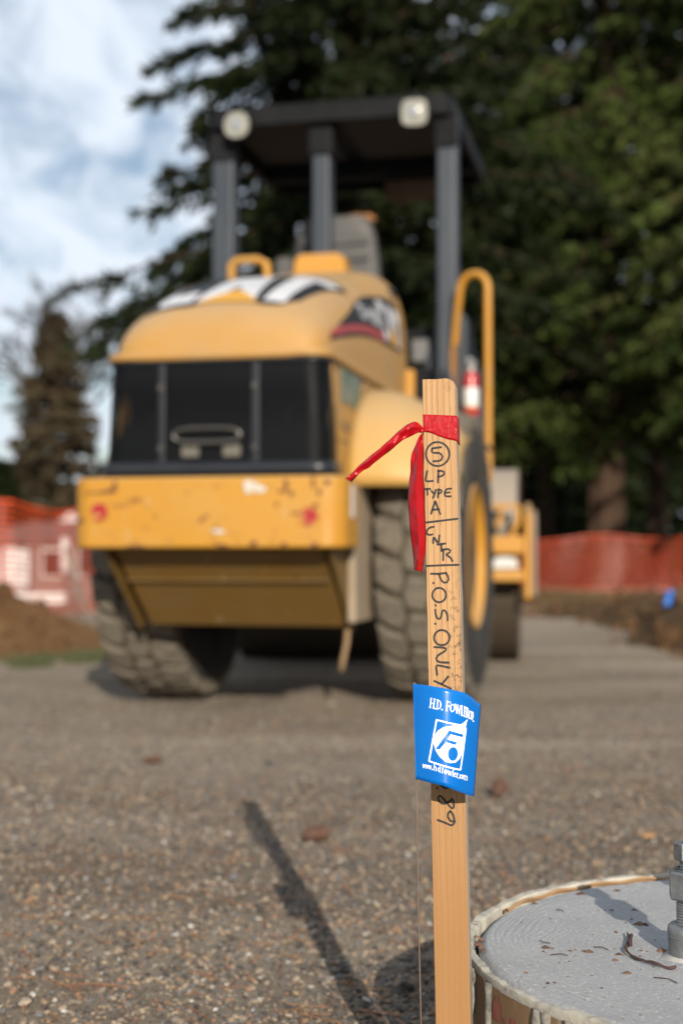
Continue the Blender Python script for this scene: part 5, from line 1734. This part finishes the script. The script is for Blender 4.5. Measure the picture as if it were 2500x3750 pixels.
serif_text([('H', (436, 488), (492, 498), (447, 398)), ('.', (488, 496), (504, 499), (490, 470)), ('D', (500, 500), (553, 505), (506, 412)), ('.', (550, 503), (566, 506), (552, 478)),
                ('F', (587, 512), (636, 520), (597, 422)), ('O', (627, 520), (682, 534), (634, 443)), ('W', (679, 536), (747, 562), (678, 448)), ('L', (738, 562), (776, 578), (741, 468)),
                ('E', (767, 574), (797, 588), (771, 480)), ('R', (789, 584), (824, 602), (794, 490)), ('C', (821, 605), (848, 617), (825, 520)), ('O', (844, 616), (868, 628), (851, 530)), ('.', (864, 631), (876, 637), (866, 606))], 7.6)
base = lambda x: float(np.interp(x, [372, 460, 500, 540, 600, 650, 700, 760, 804], [1052, 1062, 1072, 1083, 1103, 1120, 1140, 1165, 1183]))
cells = []
for ch, x0, x1, xh in (('w', 372, 400, 34), ('w', 400, 428, 34), ('w', 428, 455, 34), ('.', 455, 468, 20), ('h', 470, 504, 40), ('d', 504, 540, 40), ('f', 542, 572, 40), ('o', 566, 602, 42), ('w', 601, 648, 43),
                       ('l', 646, 662, 42), ('e', 661, 688, 43), ('r', 686, 710, 43), ('.', 708, 718, 20), ('c', 718, 738, 44), ('o', 737, 763, 45), ('m', 763, 804, 46)):
    cells.append((ch, (x0, base(x0)), (x1, base(x1)), (x0 + 3, base(x0) - xh)))
serif_text(cells, 6.0)
mb = MB()
for ln in ([(722, 651), (507, 600)], [(507, 600), (470, 795), (434, 986)], [(434, 986), (580, 1026), (732, 1070)], [(732, 1070), (765, 880), (792, 692)], [(792, 692), (783, 688)]):
    mb.strokes([ln], 13, lambda a, b, l: f_pt(a, b, 0.0005))
patch(mb, [(812, 604), (798, 640), (786, 690), (780, 750), (772, 800), (768, 850), (752, 915), (722, 968), (682, 996), (632, 998), (580, 980), (532, 940), (496, 885), (481, 830), (479, 790), (491, 740), (520, 700), (560, 672), (620, 656), (690, 652), (745, 646), (783, 625)], lambda a, b: f_pt(a, b, 0.0005), n=6, longest=45)
mb.build('flag_emblem', ink_w.m, sheet, smooth=0)
mb = MB()
patch(mb, [(622, 695), (768, 745), (756, 769), (637, 731), (606, 780), (697, 808), (686, 833), (592, 805), (531, 873), (495, 868)], lambda a, b: f_pt(a, b, 0.0009), n=6, longest=45)
patch(mb, [(658 + 49 * math.cos(a), 915 + 64 * math.sin(a)) for a in np.linspace(0, 2 * PI, 27)[:-1]], lambda a, b: f_pt(a, b, 0.0009), n=6, longest=45)
mb.build('emblem_letter', blue.m, sheet, smooth=0)
wire_m = simple('rusty_steel_wire', (0.26, 0.24, 0.22), 0.45, 0.5, var=0.7, vs=60, dark=(0.30, 0.13, 0.05))
wx = lambda D: (D - 784) / 3267 * 1.5 - 0.094
MB().tube([(wx(952), f_y(0) + 0.008, 0.525), (wx(955), f_y(0) - 0.005, 0.42), (wx(958.5), 0.0, 0.30), (wx(963), -0.001, 0.20), (wx(967.5), 0.0, 0.12), (wx(974), 0.002, -0.04)], 0.00085, 8).build('wire_stem', wire_m, flag, smooth=60)

# a second one far off on the soil bank
f2 = thing('marking_flag', 'small blue flag stuck in the soil bank far off at the right', 'flag', (2.44, 10.7, 0.0), group='blue marking flags')
rows = [[(x, y + 0.01 * math.sin(z * 30), 0.05 + z) for z in np.linspace(0, 0.115, 6)] for x, y in ((-0.025, 0), (0.0, -0.008), (0.03, 0.0))]
rows = [[(x + (z - 0.05) * 0.25, y, z) for x, y, z in r] for r in rows]
o = MB().grid(rows).build('flag_sheet', simple('bright_blue_vinyl', (0.003, 0.17, 0.70), 0.35), f2, smooth=60); o.modifiers.new('film', 'SOLIDIFY').thickness = 0.001
MB().tube([(-0.04, 0.0, -0.25), (-0.028, 0.0, 0.05), (0.0, 0.0, 0.168)], 0.0015, 6).build('wire_stem', wire_m, f2)
f2.location.z = max(float(bank_h(2.44, 10.7)), float(gh(2.44, 10.7))) - 0.01


# ------------------------------------------------------------------ concrete pier in its cardboard form
PX, PY, PZ, PR = 0.520, 1.612, 0.216, 0.378
pier = thing('concrete_pier', 'round concrete pier in a torn cardboard form with galvanised anchor bolts', 'pier', (PX, PY, 0))
conc = Mat('swirled_concrete', (0.54, 0.55, 0.56), 0.85, spec=0.25)
conc.mix(conc.noise(7, 5, 0.6, lo=0.4, hi=0.68), (0.42, 0.43, 0.445), 0.7)
conc.mix(conc.noise(170, 4, 0.7, lo=0.56, hi=0.70), (0.92, 0.91, 0.87), 0.8)
conc.mix(conc.noise(230, 4, 0.7, conc.coord((1, 1, 1), (3, 1, 0)), 0.58, 0.72), (0.2, 0.2, 0.205), 0.75)
conc.mix(conc.noise(60, 5, 0.6, conc.coord((1, 1, 1), (7, 2, 0)), 0.68, 0.74), (0.33, 0.24, 0.16), 0.5)
# trowel swirls: rings round the pier, broken by noise
sx = conc.n('ShaderNodeSeparateXYZ'); conc.L(conc.tc.outputs['Object'], sx.inputs[0])
rad = conc.math('SQRT', conc.math('ADD', conc.math('POWER', sx.outputs['X'], 2.0), conc.math('POWER', sx.outputs['Y'], 2.0)), 0.0)
warp = conc.noise(9, 4, 0.6, lo=0, hi=1)
ring = conc.math('SINE', conc.math('MULTIPLY', conc.math('ADD', rad, conc.math('MULTIPLY', warp, 0.05)), 900.0), 0.0)
amp = conc.math('MULTIPLY', conc.ramp(rad, 0.16, 0.34), conc.noise(6, 3, 0.5, conc.coord((1, 1, 1), (5, 5, 0)), 0.3, 0.6))
hgt = conc.math('ADD', conc.math('MULTIPLY', conc.math('MULTIPLY', ring, amp), 0.22), conc.noise(260, 5, 0.75, lo=0.2, hi=0.8))
conc.bump(hgt, 0.8, 0.0024)


def pier_mesh():
    nr, na = 46, 200
    rs = np.concatenate([np.linspace(0, 0.30, 16), np.linspace(0.305, 0.3645, nr - 16)])
    P = []
    for r in rs:
        row = []
        for k in range(na + 1):
            a = 2 * PI * (k % na) / na
            x, y = r * math.cos(a), r * math.sin(a)
            z = PZ + 0.0035 * (1 - (r / 0.36) ** 2) + 0.0016 * (float(vnoise(x + 5, y + 5, 14, 51)) - 0.5)
            z += 0.00025 * math.sin(r * 620 + 4 * float(vnoise(x + 5, y + 5, 9, 53))) * max(0, (r - 0.2) / 0.17)
            z -= 0.010 * max(0, (r - 0.352) / 0.0125) ** 2 * (0.5 + float(vnoise(a * 3 + 9, 1, 1, 57)))
            row.append((x, y, z))
        P.append(row)
    o = MB().grid(P).build('concrete_top', conc.m, pier, smooth=180)
    card = Mat('brown_cardboard_form', (0.27, 0.165, 0.085), 0.8, spec=0.2)
    card.mix(card.noise(4, 5, 0.6, card.coord((1, 1, 3)), 0.4, 0.65), (0.20, 0.115, 0.058), 0.6)
    card.mix(card.noise(70, 4, 0.6, card.coord((1, 1, 0.3)), 0.56, 0.72), (0.34, 0.24, 0.15), 0.5)
    card.mix(card.noise(20, 5, 0.65, card.coord((2, 2, 0.6), (2, 0, 0)), 0.63, 0.68), (0.36, 0.35, 0.32), 0.5)
    rim = Mat('grout_caked_rim', (0.58, 0.545, 0.46), 0.9, spec=0.2)
    rim.mix(rim.noise(45, 5, 0.65, lo=0.5, hi=0.68), (0.30, 0.275, 0.235), 0.85)
    rim.mix(rim.noise(75, 5, 0.7, rim.coord((1, 1, 1), (4, 0, 0)), 0.60, 0.66), (0.16, 0.10, 0.065), 0.75)
    rim.bump(rim.noise(140, 5, 0.7, lo=0.2, hi=0.8), 0.4, 0.002)
    na = 420
    rows_out, rows_top = [], []
    hz_, wd_ = [], []
    for k in range(na):
        a = 2 * PI * k / na
        n1 = float(vnoise(math.cos(a) * 4 + 9, math.sin(a) * 4 + 9, 2.5, 61)); n2 = float(vnoise(math.cos(a) * 9 + 9, math.sin(a) * 9 + 9, 6, 63))
        n3 = float(vnoise(a * 40, 3, 1, 67))
        hz_.append(PZ + 0.0035 + 0.0035 * (n1 - 0.4) + 0.0016 * (n2 - 0.5) + 0.0016 * (n3 - 0.5))
        wd_.append(0.0068 + 0.005 * (n1 - 0.5) + 0.0018 * (n2 - 0.5) + 0.001 * (n3 - 0.5))
    def ring(r_of, z_of):
        return [(r_of(k) * math.cos(2 * PI * k / na), r_of(k) * math.sin(2 * PI * k / na), z_of(k)) for k in list(range(na)) + [0]]
    mb = MB(); mb.k = 0
    mb.grid([ring(lambda k: PR, lambda k: -0.15), ring(lambda k: PR, lambda k: 0.06), ring(lambda k: PR + 0.001, lambda k: 0.15), ring(lambda k: PR + 0.001, lambda k: hz_[k] - 0.007 - wd_[k] * 0.25)])
    mb.build('cardboard_tube', card.m, pier, smooth=60)
    mb = MB()
    mb.grid([ring(lambda k: PR + 0.0012, lambda k: hz_[k] - 0.007 - wd_[k] * 0.45), ring(lambda k: PR + 0.0026, lambda k: hz_[k] - 0.004), ring(lambda k: PR + 0.0022, lambda k: hz_[k] - 0.0006), ring(lambda k: PR - 0.0005, lambda k: hz_[k]),
             ring(lambda k: PR - wd_[k], lambda k: hz_[k] - 0.0008), ring(lambda k: PR - wd_[k] - 0.0012, lambda k: hz_[k] - 0.003), ring(lambda k: PR - wd_[k] - 0.0015, lambda k: PZ - 0.03)])
    mb.build('form_rim', rim.m, pier, smooth=28)
    # inner brown lip of the form laid bare at the back left
    lip = MB()
    seg = np.radians(np.linspace(96, 150, 40))
    lip.grid([[(r * math.cos(a), r * math.sin(a), PZ + dz + 0.0015 * math.sin(a * 31)) for a in seg] for r, dz in ((0.3655, -0.004), (0.3652, 0.0015), (0.3625, 0.0032), (0.3600, 0.0005))])
    lip.build('bare_lip', simple('bare_cardboard_edge', (0.42, 0.25, 0.12), 0.85, var=0.5, vs=30), pier, smooth=60)
    # drips of grout down the side
    grout = simple('dried_grout', (0.40, 0.375, 0.32), 0.9, var=0.9, vs=70, dark=(0.10, 0.09, 0.075))
    for deg, w, L in ((195.2, 0.0075, 0.20), (210.6, 0.0062, 0.20), (212.6, 0.006, 0.16), (217.5, 0.004, 0.03), (226, 0.006, 0.12), (188, 0.004, 0.05), (238, 0.007, 0.2)):
        d = MB(); rows = []
        rr = random.Random(int(deg * 7))
        for i in range(16):
            t = i / 15
            ww = w * (1.5 - 0.8 * min(1, t * 3)) * rr.uniform(0.75, 1.2) * (1 if t < 0.9 else 0.6)
            a0 = math.radians(deg + 0.35 * math.sin(t * 5 + deg))
            row = []
            for j in range(7):
                u = (j - 3) / 3
                a = a0 + u * ww / PR
                r = PR + 0.0012 + 0.0042 * (1 - u * u) * rr.uniform(0.8, 1.15)
                row.append((r * math.cos(a), r * math.sin(a), PZ - 0.004 - L * t))
            rows.append(row)
        d.grid(rows).build('grout_drip', grout, pier, smooth=60)
    # broken rests of the red print on the form
    rp = simple('worn_red_print', (0.30, 0.035, 0.035), 0.75, var=0.6, vs=60, dark=(0.27, 0.12, 0.07))
    for d0, d1, z0, z1 in ((197.6, 200.2, 0.178, 0.197), (198.4, 199.3, 0.197, 0.203), (201.2, 201.7, 0.165, 0.186), (203.4, 204.6, 0.118, 0.190), (205.6, 206.5, 0.130, 0.178), (206.5, 207.3, 0.168, 0.180), (207.3, 208.5, 0.105, 0.178), (206.4, 207.4, 0.128, 0.138)):
        n = 6
        m = MB()
        m.grid([[((PR + 0.0019) * math.cos(math.radians(d0 + (d1 - d0) * i / n)), (PR + 0.0019) * math.sin(math.radians(d0 + (d1 - d0) * i / n)), z) for i in range(n + 1)] for z in (z0, (z0 + z1) / 2, z1)])
        m.build('printed_letter', rp, pier, smooth=60)


pier_mesh()
galv = Mat('galvanised_steel', (0.36, 0.375, 0.385), 0.42, metal=0.75, spec=0.5)
galv.mix(galv.noise(60, 5, 0.65, lo=0.42, hi=0.62), (0.25, 0.265, 0.28), 0.7)
galv.mix(galv.noise(160, 4, 0.6, lo=0.62, hi=0.70), (0.40, 0.33, 0.22), 0.5)
galv.rough(galv.noise(90, 4), 0.34, 0.62)
galv.bump(galv.noise(140, 4, lo=0.2, hi=0.8), 0.25, 0.0015)


def hexnut(mb, r, z0, z1, ch=0.0022, rot=0.15, n=6):
    vs = []
    for z, k in ((z0, 0.90), (z0 + ch, 1.0), (z1 - ch, 1.0), (z1, 0.90)):
        for i in range(n):
            a = rot + 2 * PI * i / n
            vs.append((r * k * math.cos(a), r * k * math.sin(a), z))
    fs = [tuple(range(n - 1, -1, -1)), tuple(range(3 * n, 4 * n))]
    for l in range(3):
        fs += [(l * n + i, l * n + (i + 1) % n, (l + 1) * n + (i + 1) % n, (l + 1) * n + i) for i in range(n)]
    return mb.add(vs, fs)


def thread(mb, r, z0, z1, pitch=0.0032, depth=0.0011, n=26):
    turns = (z1 - z0) / pitch
    rows = []
    steps = int(turns * 6) + 1
    for s in range(steps + 1):
        z = z0 + (z1 - z0) * s / steps
        row = []
        for k in range(n + 1):
            a = 2 * PI * k / n
            ph = (z / pitch - k / n) % 1.0
            tri = abs(2 * ph - 1)
            rr = r - depth * (1 - min(1, tri * 1.6))
            row.append((rr * math.cos(a), rr * math.sin(a), z))
        rows.append(row)
    mb.grid(rows)
    return mb


def anchor(x, y, rot, first=None):
    b = bpy.data.objects.new('anchor_bolt', None); C.objects.link(b); b.parent = pier
    b.location = (x, y, PZ + 0.002); b.rotation_euler = (0, 0, rot)
    if first:
        for ch in list(first.children):
            c = ch.copy(); C.objects.link(c); c.parent = b
        return b
    mb = MB(); thread(mb, 0.0127, 0.0, 0.098)
    mb.build('threaded_rod', galv.m, b, smooth=35)
    mb = MB(); thread(mb, 0.0088, 0.094, 0.122, 0.0030, 0.0009)
    mb.lathe([(0.0088, 0.1215), (0.0075, 0.1235), (0, 0.124)], 20)
    mb.build('stud', galv.m, b, smooth=35)
    hexnut(MB(), 0.0222, 0.064, 0.0955, rot=0.34).build('hex_nut', galv.m, b, smooth=25, bevel=0.0006)
    hexnut(MB(), 0.0150, 0.106, 0.1265, rot=0.9, n=6).build('cap_nut', galv.m, b, smooth=25, bevel=0.0008)
    MB().lathe([(0.0215, 0.0), (0.0212, 0.012), (0.0220, 0.024), (0.0222, 0.0245), (0.0218, 0.025), (0.0225, 0.028), (0.0218, 0.034), (0.0196, 0.0365), (0.0150, 0.0375), (0.0128, 0.037)], 30).build('sleeve', galv.m, b, smooth=45)
    MB().lathe([(0.030, -0.0015), (0.0285, 0.001), (0.0218, 0.003), (0.0212, 0.004)], 26).build('grout_collar', simple('pale_grout', (0.52, 0.51, 0.48), 0.9, var=0.4, vs=80), b, smooth=60)
    return b


b0 = anchor(-0.1395, -0.035, 0.0)
anchor(0.035, -0.1395, 1.1, b0)
anchor(0.1395, 0.035, 2.0, b0)
anchor(-0.035, 0.1395, 0.6, b0)
# litter lying on the concrete
rootm = simple('dark_red_brown_rootlet', (0.085, 0.035, 0.026), 0.75, var=0.5, vs=150)
rootlet = thing('rootlet', 'curled dark brown rootlet lying on the grey concrete', 'rootlet', (0.33, 1.56, PZ + 0.003))
top_z = 0.0028
path = [(0.331, 1.6663), (0.3285, 1.6392), (0.3205, 1.6155), (0.3162, 1.6023), (0.3147, 1.585), (0.3196, 1.5677), (0.328, 1.5485), (0.3386, 1.5343), (0.3493, 1.5273), (0.358, 1.5297)]
P = []
for i in range(len(path) - 1):
    for t in (0, 0.25, 0.5, 0.75):
        P.append((path[i][0] * (1 - t) + path[i + 1][0] * t - 0.33, path[i][1] * (1 - t) + path[i + 1][1] * t - 1.56, top_z + 0.0012 * math.sin(i * 2.1 + t * 3)))
MB().tube(P, [0.0016 + 0.0004 * math.sin(i) if i > 3 else 0.0008 + 0.0003 * i for i in range(len(P))], 7).build('stem', rootm, rootlet, smooth=60)
mb = MB()
for k in range(5):
    a = -0.0035 + 0.002 * k
    mb.tube([(0.3262 - 0.33 + a * 0.5, 1.61 - 1.56 + 0.006 * k, 0.003), (0.3275 - 0.33 + a, 1.617 - 1.56 + 0.007 * k, 0.0055), (0.3265 - 0.33 + a, 1.624 - 1.56 + 0.007 * k, 0.003)], [0.0016, 0.0022, 0.0008], 6)
mb.build('bud_cluster', rootm, rootlet, smooth=60)


def crumbs():
    P, F, T = [], [], []
    spots = [(0.3639, 1.8939, 4), (0.3639, 1.783, 5.5), (0.3357, 1.783, 4), (0.3574, 1.7146, 8), (0.3621, 1.7117, 7), (0.3545, 1.7156, 6), (0.3516, 1.7383, 4), (0.3218, 1.6802, 3.5), (0.3057, 1.5875, 4.2), (0.2968, 1.5653, 4), (0.302, 1.5181, 4.2), (0.333, 1.6001, 2.2), (0.3277, 1.58, 2.4), (0.3415, 1.5532, 2.4), (0.3575, 1.5985, 7.5),
             (0.3148, 1.8747, 7), (0.2444, 1.8255, 5), (0.3633, 1.896, 4), (0.2291, 1.6173, 5.5), (0.2761, 1.5998, 5), (0.278, 1.597, 4), (0.1954, 1.5239, 3.6), (0.2132, 1.4871, 3), (0.2977, 1.5659, 4), (0.3023, 1.5176, 5), (0.1603, 1.6573, 6), (0.1582, 1.6452, 6), (0.1571, 1.6352, 6), (0.1575, 1.6238, 5), (0.1590, 1.6138, 5), (0.1572, 1.668, 5), (0.255, 1.604, 3), (0.262, 1.608, 2.6), (0.27, 1.602, 3)]
    R = random.Random(8)
    for _ in range(300):
        a, r = R.uniform(0, 2 * PI), 0.35 * math.sqrt(R.random())
        spots.append((PX + r * math.cos(a), PY + r * math.sin(a), R.uniform(0.6, 2.2)))
    for x, y, s in spots:
        s *= 0.001
        r = math.hypot(x - PX, y - PY)
        z = PZ + 0.0035 * (1 - (r / 0.36) ** 2) + s * 0.25
        b = len(P)
        ang = R.uniform(0, 6)
        for k in range(6):
            a = ang + k * PI / 3
            q = s * R.uniform(0.3, 1.1)
            P.append((x + q * math.cos(a) * 1.3, y + q * math.sin(a), z - s * 0.2))
        P.append((x + s * R.uniform(-.3, .3), y + s * R.uniform(-.3, .3), z + s * 0.28))
        F += [(b + k, b + (k + 1) % 6, b + 6) for k in range(6)]
        T += [R.random()] * 6
    m = Mat('brown_crumbs', (0.10, 0.05, 0.03), 0.9)
    at = m.n('ShaderNodeAttribute', attribute_name='tint')
    m.mix(at.outputs['Fac'], (0.30, 0.16, 0.08))
    setting(raw_mesh('litter', np.array(P), np.array(F), m.m, T), 'stuff', 'brown crumbs and bud scales on the concrete')
    mb = MB()
    for p, q, bend in (((0.2300, 1.581), (0.2483, 1.5779), 0.003), ((0.226, 1.640), (0.2365, 1.627), -0.003), ((0.2665, 1.781), (0.274, 1.772), 0.001), ((0.325, 1.497), (0.345, 1.478), 0.003), ((0.297, 1.60), (0.283, 1.612), 0.002)):
        mid = ((p[0] + q[0]) / 2 + bend, (p[1] + q[1]) / 2 + bend)
        mb.tube([(p[0], p[1], PZ + 0.004), (mid[0], mid[1], PZ + 0.0048), (q[0], q[1], PZ + 0.004)], 0.0006, 5)
    setting(mb.build('pier_needles', rootm, None, smooth=60), 'stuff', 'few thin dry needles on the concrete')


crumbs()

# ------------------------------------------------------------------ cones and chips on the gravel
cone_m = Mat('brown_cone_scales', (0.085, 0.036, 0.02), 0.8)
cone_m.mix(cone_m.noise(60, 4, lo=0.4, hi=0.65), (0.17, 0.078, 0.042), 0.7)


def fir_cone(label, x, y, L, W, rz, tilt, seed):
    R = random.Random(seed)
    root = thing('fir_cone', label, 'cone', (x, y, float(gh(x, y)) + W * 0.42), rz, 'fir cones on the gravel')
    axis = Matrix.Rotation(PI / 2 - tilt, 3, 'Y')
    core = MB(); core.lathe([(0, -L / 2), (W * 0.22, -L * 0.42), (W * 0.30, -L * 0.1), (W * 0.24, L * 0.25), (0, L / 2)], 10)
    core.v = [tuple(axis @ Vector(v)) for v in core.v]
    core.build('core', cone_m.m, root, smooth=60)
    base = None
    n = 58
    for i in range(n):
        t = i / (n - 1)
        a = i * 2.39996
        h = -L * 0.46 + L * 0.88 * t
        r = W * 0.5 * (math.sin(PI * (0.12 + 0.80 * t)) ** 0.7)
        if base is None:
            m = MB()
            m.add([(-0.28, 0, 0), (0.28, 0, 0), (0.5, 0.75, 0.25), (0, 1.05, 0.42), (-0.5, 0.75, 0.25), (0, 0.5, 0.05), (0, 0.62, 0.30)], [(0, 1, 2, 6), (0, 6, 4), (2, 3, 6), (3, 4, 6), (0, 5, 1), (1, 5, 2), (2, 5, 3), (3, 5, 4), (4, 5, 0)])
            o = m.build('scale', cone_m.m, root, smooth=0); base = o.data
        else:
            o = bpy.data.objects.new('scale', base); C.objects.link(o); o.parent = root
        s = W * 0.46 * (0.55 + 0.6 * math.sin(PI * min(1, 0.15 + t * 0.85)))
        q = r * 0.45
        rot = axis @ Matrix.Rotation(a, 3, 'Z') @ Matrix.Rotation(0.75 + 0.4 * t + R.uniform(-.1, .1), 3, 'X')
        mw = rot.to_4x4() @ Matrix.Diagonal((s, max(s, r * 0.75), s, 1))
        mw.translation = axis @ Vector((-math.sin(a) * q, math.cos(a) * q, h))
        o.matrix_local = mw
    return root


fir_cone('dark brown fir cone lying open beside the stake shadow', -0.062, 3.34, 0.066, 0.044, 0.3, 0.1, 1)
fir_cone('rounded reddish brown fir cone just right of the blue flag', 0.428, 3.90, 0.056, 0.050, 1.2, 0.5, 2)
fir_cone('small pale rust fir cone alone on the gravel left of centre', -0.597, 4.52, 0.056, 0.032, 0.1, 0.05, 3)
chip = thing('wood_chip', 'pale orange wood chip on the gravel behind the concrete pier', 'chip', (0.703, 3.28, float(gh(0.703, 3.28)) + 0.006), 0.3)
MB().prism([(-0.017, -0.006), (-0.004, -0.010), (0.014, -0.006), (0.019, 0.003), (0.006, 0.010), (-0.013, 0.007)], 0.006, 'z', 0).build('splinter', simple('fresh_orange_wood', (0.55, 0.30, 0.13), 0.8, var=0.3, vs=80), chip, bevel=0.001)
